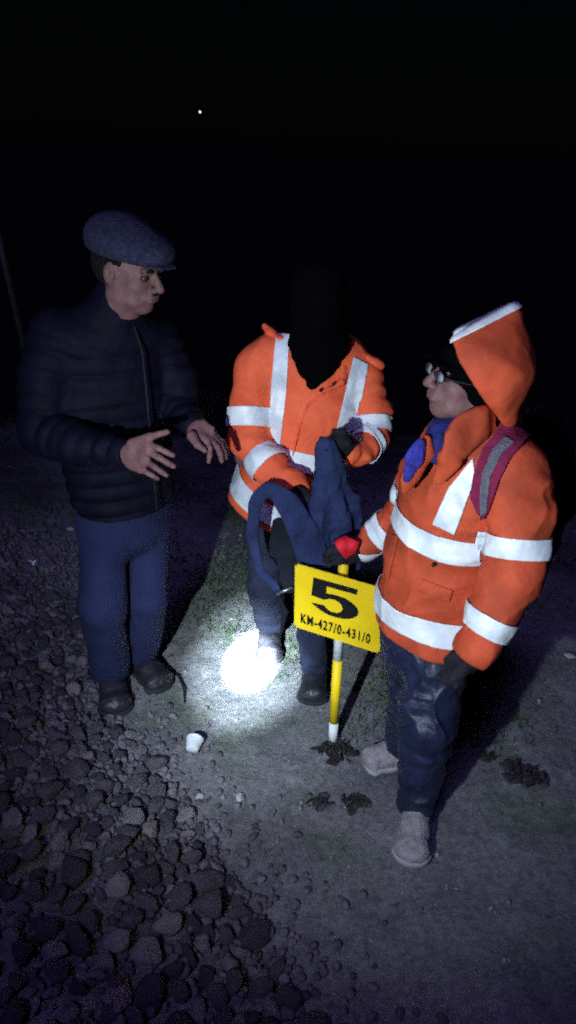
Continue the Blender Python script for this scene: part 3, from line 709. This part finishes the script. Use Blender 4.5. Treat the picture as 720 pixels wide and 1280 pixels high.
    F_ = Field(P(440, 450, 2.55)-.3, P(440, 450, 2.55)+.3, .004)
    F_.chain(*smooth([P(474, 457, 2.56), P(458, 449, 2.55), P(438, 440, 2.54), P(431, 452, 2.50), P(426, 478, 2.45), P(404, 489, 2.43)], [(.022, .018), (.024, .016), (.020, .013), (.015, .010), (.013, .009), (.006, .006)], 3), k=.008)
    F_.noise(.003, 30, warp=.6); link('collar', F_.mesh(), M['orange'], jk)
    # storm flap with studs
    F_ = Field(lo, hi, .004); fl = [P(404, 492, 2.425), P(384, 506, 2.43), P(372, 540, 2.43), P(362, 590, 2.44)]
    F_.chain(fl, [.004, .005, .005, .004], k=.003); link('storm_flap', F_.mesh(), M['orange'], jk)
    for q in ((401, 488, 2.415), (417, 480, 2.43)):
        bm = bmesh.new(); bmesh.ops.create_uvsphere(bm, u_segments=14, v_segments=8, radius=.006); bm.transform(Matrix.Translation(Vector(P(*q)))); link('stud', bm_mesh(bm), M['rubber'], jk)
    # tape
    arm = lambda A, rad: (lambda co: np.min([segdist(co, A[i], A[i+1]) for i in range(len(A)-1)], 0) < rad)
    near = P(380, 520, 2.56)
    strip('reflective_band', jw, pxpoly([(345, 418), (362, 418), (358, 490), (350, 558), (338, 552), (338, 490)], near), jk, M['tape'], drop=arm(RA, .069))
    strip('reflective_band', jw, pxpoly([(442, 446), (460, 456), (452, 500), (432, 558), (416, 556), (428, 505)], near), jk, M['tape'], drop=arm(LA, .060))
    a, b_ = spine[2], spine[3]
    strip('reflective_band', jw, ringplanes(a, b_, .44, .74, V(.02, 0, 0)), jk, M['tape'], drop=lambda co: arm(RA, .078)(co) | arm(LA, .070)(co))
    a, b_ = spine[3], spine[4]
    strip('reflective_band', jw, ringplanes(a, b_, .50, .92, V(0, .12, 0)), jk, M['tape'], drop=arm(RA, .072))
    strip('reflective_band', jw, ringplanes(RA[1], RA[2], .0, .58), jk, M['tape'], keep=arm(RA[:3], .090))
    strip('reflective_band', jw, ringplanes(RA[2], RA[3], .58, 1.12), jk, M['tape'], keep=arm(RA[2:5], .084))
    strip('reflective_band', jw, ringplanes(LA[1], LA[2], .25, .75), jk, M['tape'], keep=arm(LA[:3], .080))
    strip('reflective_band', jw, ringplanes(LA[2], LA[3], .20, .52), jk, M['tape'], keep=arm(LA[2:4], .070))
    # trousers
    F_ = Field(lo, hi, .0045)
    F_.chain([P(352, 625, 2.59), P(353, 665, 2.59)], [(.135, .10), (.140, .105)], u=V(1, 0, 0), k=.03)
    F_.chain([P(332, 665, 2.60), P(332, 735, 2.60), J['anR']+V(0, 0, .01)], [.072, .066, .062], k=.02, ridge=folds(.005, .10, 2))
    F_.chain([P(378, 665, 2.56), P(387, 765, 2.50), J['anL']+V(0, 0, .01)], [.066, .056, .052], k=.02, ridge=folds(.005, .10, 1))
    F_.noise(.007, 9, ridged=True, warp=1.); F_.noise(.006, 16, ridged=True, aniso=(1, 1, 2.2), warp=.9, mask=lambda p: np.clip(1-(p[:, 2]-.08)/.2, 0, 1))
    F_.cut(V(0, 0, .062), V(0, 0, -1)); link('trousers', F_.mesh(), M['dark_trouser'], o)
    shoe(o, aR, tR+V(0, -.06, 0), .10, M['shoe_black'], M['shoe_dark_sole'], M['rubber']); shoe(o, aL, tL, .10, M['shoe_black'], M['shoe_dark_sole'], M['rubber'])
middle_man()

# ------------------------------------------------------------------ navy bag held up by its strap
def bag():
    top = P(411, 556, 2.25)
    o = empty('carry_bag', tuple(P(400, 700, 2.25)), 'soft navy blue canvas bag with a wide looped strap, held up by the middle person', 'bag')
    q0, q1 = P(350, 650, 2.25)-V(.35, .35, .45), P(400, 650, 2.25)+.4
    F_ = Field(q0, q1, .004); ux = V(1, 0, 0)
    F_.chain(*smooth([P(410, 555, 2.245), P(413, 590, 2.26), P(418, 640, 2.29), P(420, 700, 2.31), P(416, 735, 2.32)], [(.024, .018), (.036, .026), (.062, .038), (.078, .050), (.072, .045)], 4), u=ux, k=.01, ridge=lambda s_, th: .006*np.sin(th*5+s_*9)*np.clip(s_*5, .3, 1))
    F_.chain([P(404, 596, 2.25), P(396, 650, 2.25), P(392, 700, 2.24)], [(.02, .015), (.026, .02), (.034, .024)], u=ux, k=.02)
    F_.noise(.014, 9, ridged=True, aniso=(1.8, 1.8, .6), warp=1.4); F_.noise(.007, 18, ridged=True, aniso=(1.2, 1.2, .8), warp=1.4); F_.noise(.002, 40)
    bd = link('bag_body', F_.mesh(), M['denim'], o)
    st2 = link('strap', sweep([P(398, 715, 2.225), P(380, 668, 2.215), P(362, 634, 2.205), P(346, 616, 2.205), P(331, 610, 2.215)], [(.050, .010), (.048, .010), (.040, .010), (.028, .010), (.022, .009)], V(1, .2, .7), amp=.011), M['denim'], o)
    st = link('strap', sweep([P(338, 609, 2.215), P(323, 624, 2.225), P(316, 655, 2.245), P(318, 685, 2.255), P(328, 715, 2.262), P(346, 740, 2.258)], [(.022, .008), (.022, .008), (.021, .008), (.020, .008), (.018, .007), (.013, .006)], V(1, -.3, .25), amp=.010, seed=4), M['denim'], o)
    link('buckle', tube(P(345, 743, 2.25), P(366, 734, 2.25), .006, .005), M['steel'], st)
    # the loose lower end of the strap
    F_ = Field(q0-V(0, 0, .3), q1, .0035)
    F_.chain([P(346, 742, 2.262), P(356, 765, 2.27), P(352, 790, 2.28)], [(.010, .006), (.011, .006), (.006, .004)], u=ux, k=.01); link('strap_end', F_.mesh(), M['denim_lining'], st)
    F_ = Field(q0, q1, .004)
    F_.chain([P(352, 650, 2.30), P(358, 690, 2.31), P(368, 735, 2.31)], [(.035, .012), (.050, .016), (.036, .014)], u=ux, k=.02); F_.noise(.006, 20); link('lining', F_.mesh(), M['denim_lining'], o)  # black panel closing the gap beside the strap loop
bag()

# =================================================================== RIGHT MAN
def right_man():
    f = unit(V(-.88, -.48, 0)); u = unit(V(.48, -.88, 0))       # u: his left, near the camera
    J = dict(u=u, head=P(590, 472, 1.88), neck=P(590, 535, 1.92), chest=P(568, 620, 1.92), waist=P(545, 710, 1.93), pelvis=P(528, 790, 1.92),
             shL=P(636, 600, 1.83), elL=P(645, 708, 1.73), wrL=P(592, 812, 1.66), shR=P(535, 590, 2.06), elR=P(508, 650, 2.20), wrR=P(452, 684, 2.20),
             hipL=P(545, 800, 1.85), knL=P(534, 905, 1.78), hipR=P(515, 800, 1.98), knR=P(512, 890, 2.00))
    aL = on(518, 1030); tL = on(511, 1092); aR = on(500, 955); tR = on(452, 960)
    J.update(anL=aL+V(0, 0, .09), toeL=tL+V(0, .05, .04), anR=aR+V(0, 0, .09), toeR=tR+V(.03, 0, .04))
    o = empty('person', (aL[0], aL[1]+.12, 0), 'person at the right in hooded orange jacket and shiny dark trousers, gripping the numbered stake', 'person')
    lo, hi = bbox([v for k, v in J.items() if k != 'u'], .2)
    B = Field(lo, hi, .0035); add_core(B, J)
    hf = unit(V(-.95, -.25, .12)); hup = (.28, 0, 1)
    T, R = add_head(B, J['head'], hf, up=hup, s=.98); B.seg(J['head']-V(-.02, 0, .04), J['neck'], .056, .062, k=.02)
    w = P(446, 688, 2.19); Y = 2.165
    hR = dict(wrist=w, knuckles=[P(428, 680, Y-.03), P(423, 686, Y-.03), P(421, 693, Y-.025), P(423, 700, Y-.02)], tips=[P(414, 688, Y+.01), P(410, 694, Y+.005), P(411, 700, Y+.005), P(415, 705, Y+.0)], bow=V(-.022, -.022, 0), thumb=[P(440, 680, Y-.02), P(432, 674, Y+.01), P(420, 676, Y+.03)], nrm=V(-.3, -1, .2))
    w = P(585, 822, 1.655)
    hL = dict(wrist=w, knuckles=[P(573, 838, 1.62), P(568, 839, 1.64), P(564, 838, 1.66), P(562, 834, 1.68)], tips=[P(562, 852, 1.61), P(556, 851, 1.63), P(553, 848, 1.65), P(551, 843, 1.67)], bow=V(-.006, -.012, 0), thumb=[P(582, 830, 1.63), P(574, 846, 1.61), P(570, 856, 1.60)], nrm=V(.3, -1, .2))
    add_hand(B, **hR, s=.9); add_hand(B, **hL, s=.9)
    link('body', B.mesh(), M['skin'], o); eyes(o, T, .98); brows(o, T, .98)
    gl = []
    for hh in (hR, hL):
        q0, q1 = bbox([hh['wrist']]+hh['tips'], .10); F_ = Field(q0, q1, .003)
        add_hand(F_, **hh, s=1.16); F_.seg(hh['wrist'], hh['wrist']+(hh['wrist']-sum(hh['knuckles'])/4)*.5, .036, .044, k=.01); F_.noise(.002, 50)
        gm = F_.mesh(); gw = gm.copy(); gl.append((link('glove', gm, M['glove'], o), gw))
    strip('red_patch', gl[0][1], pxpoly([(416, 676), (432, 671), (448, 678), (444, 690), (430, 698), (424, 688)]), gl[0][0], M['red_patch'], keep=lambda co: co[:, 1] < P(430, 690, 2.16)[1]+.01, off=.003, th=.004)
    # glasses
    F_ = Field(J['head']-.16, J['head']+.18, .0022)
    for q in (-1, 1):
        c = T(q*.033, .104, .002); n = 18
        ring = [c+R @ V((.021)*math.cos(i*2*math.pi/n), 0, .0135*math.sin(i*2*math.pi/n)) for i in range(n+1)]
        F_.chain(ring, [.0018]*(n+1), k=.001)
        F_.chain([T(q*.053, .100, .006), T(q*.080, .05, .006), T(q*.085, -.01, .006)], [.0025]*3, k=.001)
    F_.seg(T(-.012, .106, .004), T(.012, .106, .004), .002, .002); gs_ = link('spectacles', F_.mesh(), M['rubber'], o)
    for q in (-1, 1):
        bm = bmesh.new(); bmesh.ops.create_cone(bm, cap_ends=True, segments=28, radius1=.019, radius2=.019, depth=.0014)
        mt = Matrix([[R[i][0], R[i][2], R[i][1], 0] for i in range(3)]+[[0, 0, 0, 1]]); mt.translation = Vector(T(q*.033, .1035, .002))
        bm.transform(Matrix.Diagonal((1, .62, 1, 1))); bm.transform(mt); link('lens', bm_mesh(bm), M['glass'], gs_)
    # black cap under the hood
    Tt = lambda x, y, z: J['head']+R @ V(x, y, z)
    F_ = Field(J['head']-.2, J['head']+.22, .0035)
    F_.ell(Tt(0, -.01, .028), (.085, .106, .095), R, .02); F_.seg(Tt(.02, -.03, -.05), Tt(-.02, -.03, -.05), .066, .066, k=.02)
    F_.seg(Tt(.05, -.03, -.09), Tt(-.05, -.03, -.09), .045, .045, k=.02)
    F_.cut(Tt(0, .10, .010), np.cross(R[:, 0], Tt(0, .10, .010)-Tt(0, -.075, -.105))*(1 if np.dot(np.cross(R[:, 0], Tt(0, .10, .010)-Tt(0, -.075, -.105)), R[:, 2]) < 0 else -1))
    F_.ell(Tt(0, .090, .030), (.055, .032, .010), R, .012)
    t0, t1 = P(553, 427, 1.85), P(645, 378, 1.90); tn = np.cross(t1-t0, unit(ray(600, 400))); tn = unit(tn if tn[2] > 0 else -tn); F_.cut(t0-tn*.006, tn)
    F_.noise(.004, 30); link('black_cap', F_.mesh(), M['black_cloth'], o)
    # neck scarf
    F_ = Field(J['neck']-.25, J['neck']+.25, .004)
    F_.chain([P(546, 536, 1.84), P(546, 552, 1.83), P(546, 572, 1.80)], [(.020, .020), (.027, .024), (.018, .016)], k=.02)
    F_.seg(P(566, 540, 1.87), P(585, 545, 1.90), .058, .075, k=.03)
    F_.noise(.006, 22, ridged=True, warp=.8); sc = link('scarf', F_.mesh(), M['blue'], o)
    # jacket
    F_ = Field(lo, hi, .0045)
    spine = [P(594, 540, 1.92), P(590, 568, 1.92), P(573, 625, 1.92), P(552, 705, 1.93), P(536, 780, 1.92)]
    F_.chain(spine, [(.115, .09), (.165, .118), (.165, .145), (.165, .156), (.165, .148)], u=u, k=.02, ridge=folds(.004, .15, .5, .6))
    LA = [P(640, 590, 1.80), P(650, 645, 1.76), P(643, 712, 1.72), P(617, 768, 1.68), P(596, 808, 1.66)]
    F_.chain(LA, [.080, .080, .074, .065, .058], k=.014, ridge=folds(.006, .09, .3))
    RA = [P(535, 585, 2.03), P(512, 640, 2.15), P(485, 663, 2.19), P(456, 682, 2.20)]
    F_.chain(RA, [.070, .062, .054, .046], k=.02, ridge=folds(.005, .06, 1.1))
    F_.seg(P(600, 560, 1.9), P(638, 588, 1.82), .08, .078, k=.04)
    F_.noise(.013, 6, ridged=True, warp=1.6, aniso=(1, 1, 1.3)); F_.noise(.006, 12, ridged=True, warp=1.4, seed=3); F_.noise(.0008, 70, seed=6)
    hemp = spine[-1]; hn = unit(unit(spine[-1]-spine[-2])+V(0, .1, 0))
    F_.cut(hemp+hn*.01, hn, box=(hemp-V(.4, .35, .25), hemp+V(.18, .35, .08)))
    F_.seg(P(596, 808, 1.66), P(588, 826, 1.65), .040, .044, k=.006, op='s')
    F_.ell(P(545, 530, 1.85), (.05, .06, .05), None, .01, 's')
    jm = F_.mesh(); jw = jm.copy(); jk = link('jacket', jm, M['orange_dull'], o)
    # collar and its open flap
    F_ = Field(J['neck']-.32, J['neck']+.3, .0038)
    F_.chain([P(548, 600, 1.775), P(563, 575, 1.765), P(572, 545, 1.77), P(600, 528, 1.79), P(622, 532, 1.85)], [(.014, .010), (.028, .014), (.042, .016), (.044, .018), (.03, .02)], u=V(0, 0, 1), k=.02)
    F_.chain(*smooth([P(534, 548, 1.80), P(526, 570, 1.79), P(513, 596, 1.79), P(506, 612, 1.80)], [(.012, .01), (.028, .011), (.022, .011), (.010, .01)], 4), u=V(1, .3, .3), k=.006)
    F_.noise(.003, 20, warp=.7); cl = link('collar', F_.mesh(), M['orange_dull'], jk)
    F_ = Field(P(515, 575, 1.78)-.12, P(515, 575, 1.78)+.12, .003)
    F_.chain(*smooth([P(526, 552, 1.775), P(518, 574, 1.765), P(508, 600, 1.77)], [(.012, .008), (.023, .010), (.010, .007)], 5), u=V(1, .3, .3), k=.005); F_.noise(.0015, 50); link('collar_lining', F_.mesh(), M['violet'], cl)
    # hood
    hc = J['head']
    F_ = Field(hc-.3, hc+.34, .004)
    F_.ell(Tt(0, -.012, .03), (.120, .128, .122), R, .02)
    pk = P(634, 394, 1.90)
    F_.seg(Tt(0, -.02, .06), pk, (.115, .11), (.022, .020), u=R[:, 0], k=.04)
    F_.seg(pk, P(622, 470, 1.92), (.026, .022), (.080, .045), u=R[:, 0], k=.04)
    F_.seg(Tt(0, -.045, 0), P(620, 520, 1.92), (.105, .085), (.082, .066), u=R[:, 0], k=.04)
    F_.seg(Tt(.0, .07, .10), pk, .028, .02, k=.03)
    F_.seg(P(630, 522, 1.84), P(598, 545, 1.84), .030, .034, k=.03)
    F_.noise(.010, 9, ridged=True, warp=1.1, aniso=(1, 1, .7)); F_.noise(.003, 30, ridged=True, warp=.8)
    # face opening: everything before the slanting brim edge goes, and the hollow behind it
    e0, e1 = P(557, 428, 1.80), P(619, 520, 1.80); nn = np.cross(e1-e0, V(.25, 1, 0)); nn = unit(nn); nn = nn if nn[0] < 0 else -nn
    F_.cut(e0, nn)
    F_.ell(Tt(0, .02, .01), (.090, .135, .100), R, .008, 's')
    t0, t1 = P(553, 427, 1.85), P(645, 378, 1.90); tn = np.cross(t1-t0, unit(ray(600, 400))*.85-R[:, 0]*.15); tn = tn if tn[2] > 0 else -tn; F_.cut(t0, tn)
    F_.blur(5); hm = F_.mesh(); hw = hm.copy(); hd = link('hood', hm, M['orange_dull'], jk)
    strip('reflective_band', hw, pxpoly([(548, 418), (555, 434), (600, 411), (651, 386), (653, 372), (640, 366)]), hd, M['tape'], off=.003)
    # tape
    arm = lambda A, rad: (lambda co: np.min([segdist(co, A[i], A[i+1]) for i in range(len(A)-1)], 0) < rad)
    near = P(565, 650, 1.95)
    inarm = arm(LA, .084)
    strip('reflective_band', jw, pxpoly([(591, 573), (594, 598), (568, 668), (541, 655), (561, 610)], near), jk, M['tape'], drop=inarm)
    a, b_ = spine[2], spine[3]
    strip('reflective_band', jw, ringplanes(a, b_, .20, .50, V(.04, .0, 0)), jk, M['tape'], drop=lambda co: arm(LA, .086)(co) | arm(RA, .066)(co))
    a, b_ = spine[3], spine[4]
    strip('reflective_band', jw, ringplanes(a, b_, .52, .88, V(.0, .0, 0)), jk, M['tape'], drop=lambda co: arm(LA, .082)(co))
    strip('reflective_band', jw, ringplanes(LA[1], LA[2], .34, .72), jk, M['tape'], keep=arm(LA[:3], .105))
    strip('reflective_band', jw, ringplanes(LA[3], LA[4], -.05, .52), jk, M['tape'], keep=arm(LA[3:], .088))
    strip('reflective_band', jw, ringplanes(RA[1], RA[3], .42, .70), jk, M['tape'], keep=arm(RA[1:], .080))
    strip('storm_flap', jw, ribbon([(490, 668), (483, 700), (478, 722)], [(498, 670), (491, 702), (486, 726)], near), jk, M['orange_dull'], drop=lambda co: arm(RA, .062)(co), off=.003, th=.004)
    strip('pocket_flap', jw, pxpoly([(528, 724), (566, 738), (561, 752), (524, 738)], near), jk, M['orange_dull'], drop=inarm, off=.002, th=.004)
    for q in ((542, 706, 1.765),):
        bm = bmesh.new(); bmesh.ops.create_uvsphere(bm, u_segments=14, v_segments=8, radius=.006); bm.transform(Matrix.Translation(Vector(P(*q)))); link('stud', bm_mesh(bm), M['rubber'], jk)
    # rain trousers
    F_ = Field(lo, hi, .004)
    F_.chain([P(530, 765, 1.92), P(530, 810, 1.92)], [(.135, .125), (.135, .12)], u=u, k=.03)
    F_.chain([P(548, 800, 1.85), P(535, 900, 1.78), J['anL']+V(0, .01, .0)], [.088, .082, .060], k=.02, ridge=folds(.008, .085, .4, 1.6))
    F_.chain([P(515, 800, 1.98), P(514, 890, 2.00), J['anR']+V(0, 0, .0)], [.080, .070, .056], k=.015, ridge=folds(.007, .08, 2.2))
    F_.noise(.012, 7, ridged=True, warp=1.8, aniso=(1.5, 1.5, .6)); F_.noise(.009, 15, ridged=True, warp=2.2, seed=5, aniso=(1.3, 1.3, .7)); F_.noise(.006, 16, ridged=True, warp=1.8, seed=9, aniso=(.6, .6, 2))
    F_.cut(V(0, 0, .06), V(0, 0, -1)); tr = link('rain_trousers', F_.mesh(), M['rain'], o)
    shoe(o, aL, tL, .096, M['shoe_grey'], M['shoe_sole'], M['lace']); shoe(o, aR, tR, .094, M['shoe_grey'], M['shoe_sole'], M['lace'])
    # backpack worn on his back
    bp_ = empty('backpack', tuple(P(640, 640, 2.0)), 'black backpack with maroon and grey shoulder strap on the right person\'s back', 'backpack')
    F_ = Field(P(640, 640, 2.02)-.4, P(640, 640, 2.02)+.4, .005); bc = -f*.245
    F_.chain([spine[1]+bc*.9, spine[2]+bc*1.05, spine[3]+bc*1.05], [(.13, .07), (.15, .085), (.14, .08)], u=u, k=.03); F_.noise(.008, 9, ridged=True, warp=.8)
    link('pack', F_.mesh(), M['black_cloth'], bp_)
    nr = P(620, 590, 1.95)
    vis = ribbon([(630, 528), (604, 560), (592, 594), (588, 622), (595, 640), (603, 649)], [(662, 545), (638, 573), (624, 600), (616, 626), (611, 640), (606, 649)], nr)
    sp = strip('shoulder_strap', jw, vis, bp_, M['maroon'], off=.008, th=.006)
    vis = ribbon([(632, 545), (616, 562), (603, 592), (600, 622), (601, 646)], [(643, 553), (627, 568), (613, 596), (610, 624), (609, 640)], nr)
    strip('webbing', jw, vis, sp, M['greyweb'], off=.015, th=.003)
right_man()

# =================================================================== NUMBERED STAKE
def stake():
    b0 = P(416, 923, 2.165); b0[2] = max(b0[2], 0); topp = P(430, 696, 2.165)
    o = empty('marker_stake', (b0[0], b0[1], b0[2]), 'white and yellow striped stake with a yellow plate numbered 5', 'marker stake')
    ax = unit(topp-b0); L_ = np.linalg.norm(topp-b0)
    def at(py):   # point of the pole at picture row py
        lo_, hi_ = 0., 1.
        for _ in range(40):
            m_ = (lo_+hi_)/2
            if proj(b0+(topp-b0)*m_)[1] > py: lo_ = m_
            else: hi_ = m_
        return b0+(topp-b0)*lo_
    cuts = [(None, 902, 'white_paint'), (902, 824, 'yellow'), (824, 742, 'white_paint'), (742, None, 'yellow')]
    for a, b_, mt in cuts:
        q0 = b0-ax*.02 if a is None else at(a); q1 = topp if b_ is None else at(b_)
        so = link('pole_section', tube(q0, q1, .0165, .0165, 40), M[mt], o)
        so['label'] = ('white' if mt == 'white_paint' else 'yellow')+' painted section of the stake'
    # plate, from a fit of its four corners
    yaw, pit, rol, W, Hh = -.456, .121, .024, .305, .261; Cn = P(422.2, 760.8, 2.12)
    Rm = Matrix.Rotation(yaw, 3, 'Z') @ Matrix.Rotation(pit, 3, 'X') @ Matrix.Rotation(rol, 3, 'Y')
    W4 = Matrix.Translation(Vector(Cn)) @ Rm.to_4x4()
    bm = bmesh.new(); bmesh.ops.create_cube(bm, size=1); bm.transform(Matrix.Diagonal((W, .003, Hh, 1)))
    ed = [e for e in bm.edges if abs(e.verts[0].co.y-e.verts[1].co.y) > .002]; bmesh.ops.bevel(bm, geom=ed, offset=.008, segments=4, affect='EDGES')
    for v in bm.verts: v.co.y += .004*math.sin(v.co.x*14)
    bm.transform(W4); pl = link('sign_plate', bm_mesh(bm), M['yellow'], o, smooth=False)
    def face(u_, v_, y=-.0042): return ((u_-.5)*W, y, (.5-v_)*Hh)
    # numeral 5
    def five():
        pts = [(.03, 0), (.95, 0), (.95, .15), (.31, .15), (.31, .36)]
        for i in range(21):
            a = math.radians(-110+i*(110+140)/20); pts.append((.52+.48*math.cos(a), .67+.33*math.sin(a)))
        pts += [(.0, .775), (.26, .745)]
        for i in range(17):
            a = math.radians(140-i*(140+125)/16); pts.append((.47+.20*math.cos(a), .68+.20*math.sin(a)))
        pts += [(.27, .57), (0, .54)]
        return pts
    u0, u1, v0, v1 = .205, .735, .115, .625
    from mathutils.geometry import tessellate_polygon
    p2 = [Vector((x*(u1-u0)*W, -y*(v1-v0)*Hh, 0)) for x, y in five()]; n5 = len(p2)
    bm = bmesh.new(); fr = [bm.verts.new(face(u0+(u1-u0)*x, v0+(v1-v0)*y, -.0062)) for x, y in five()]; bk = [bm.verts.new(v.co+Vector((0, .0012, 0))) for v in fr]
    for t in tessellate_polygon([p2]): bm.faces.new([fr[i] for i in t]); bm.faces.new([bk[i] for i in t][::-1])
    for i in range(n5): bm.faces.new((fr[i], fr[(i+1) % n5], bk[(i+1) % n5], bk[i]))
    for v in bm.verts: v.co.y += .004*math.sin(v.co.x*14)
    bmesh.ops.recalc_face_normals(bm, faces=bm.faces[:]); bm.transform(W4); link('numeral', bm_mesh(bm), M['letter'], pl, smooth=False)
    cu = bpy.data.curves.new('t', 'FONT'); cu.body = 'KM-427/0-431/0'; cu.size = .05; cu.extrude = .0006; cu.offset = .0011; cu.space_character = 1.22
    to = bpy.data.objects.new('t', cu); C.objects.link(to); bpy.context.view_layer.update()
    tm = bpy.data.meshes.new_from_object(to.evaluated_get(bpy.context.evaluated_depsgraph_get())); bpy.data.objects.remove(to)
    co = np.array([v.co[:] for v in tm.vertices]); mn, mx = co.min(0), co.max(0)
    for v in tm.vertices:
        x, y = (v.co.x-mn[0])/(mx[0]-mn[0]), (v.co.y-mn[1])/(mx[1]-mn[1])
        p = face(.085+x*.80, .885-y*.155, -.0055-v.co.z); v.co = (p[0], p[1]+.004*math.sin(p[0]*14), p[2])
    tm.transform(W4); link('lettering', tm, M['letter'], pl, smooth=False)
    for z in (.3, -.3):
        q = Vector(Cn)+Rm @ Vector((.012, -.004, Hh*z*0+z*.36)) if False else None
stake()

# =================================================================== LIGHT
LP = V(-.50, .18, 1.45)                                       # the hand torch beside the camera
def spot(name, target, power, size, blend, col=(.78, .90, 1.), rad=.012):
    l = bpy.data.lights.new(name, 'SPOT'); l.energy = power; l.spot_size = math.radians(size); l.spot_blend = blend; l.color = col; l.shadow_soft_size = rad
    ob = bpy.data.objects.new(name, l); C.objects.link(ob); ob.location = LP
    ob.rotation_euler = (Vector(target)-Vector(LP)).to_track_quat('-Z', 'Y').to_euler(); return ob
hot = on(315, 826)
spot('torch_hotspot', hot, 22000, 5.1, .65)
spot('torch_halo', hot, 2600, 12, 1., (.70, .88, 1.))
spot('torch_corona', hot, 210, 30, 1., (.74, .90, 1.))
spot('torch_spill', P(450, 585, 2.4), 178, 85, 1., rad=.03)
# faint violet sun lamp, added to fill the shadows
sl = bpy.data.lights.new('moon', 'SUN'); sl.energy = .52; sl.angle = math.radians(12); sl.color = (.36, .29, 1.)
so = bpy.data.objects.new('moon', sl); C.objects.link(so); el, az = math.radians(55), math.radians(200)
so.rotation_euler = Vector((-math.sin(az)*math.cos(el), -math.cos(az)*math.cos(el), -math.sin(el))).to_track_quat('-Z', 'Y').to_euler()
w = bpy.data.worlds.new('World'); S.world = w; w.use_nodes = True; N = w.node_tree.nodes; L = w.node_tree.links
sk = N.new('ShaderNodeTexSky'); sk.sky_type = 'NISHITA'; sk.sun_disc = False; sk.sun_elevation = el; sk.sun_rotation = az
L.new(sk.outputs[0], N['Background'].inputs[0]); N['Background'].inputs[1].default_value = .0002

S.view_settings.view_transform = 'Standard'; S.view_settings.look = 'None'; S.view_settings.exposure = 0; S.view_settings.gamma = 1
S.cycles.use_denoising = False
S.cycles.use_adaptive_sampling = True; S.cycles.adaptive_threshold = .12; S.cycles.adaptive_min_samples = 8; S.cycles.filter_width = 2.1
S.cycles.sample_clamp_indirect = .3; S.cycles.max_bounces = 5; S.cycles.diffuse_bounces = 2
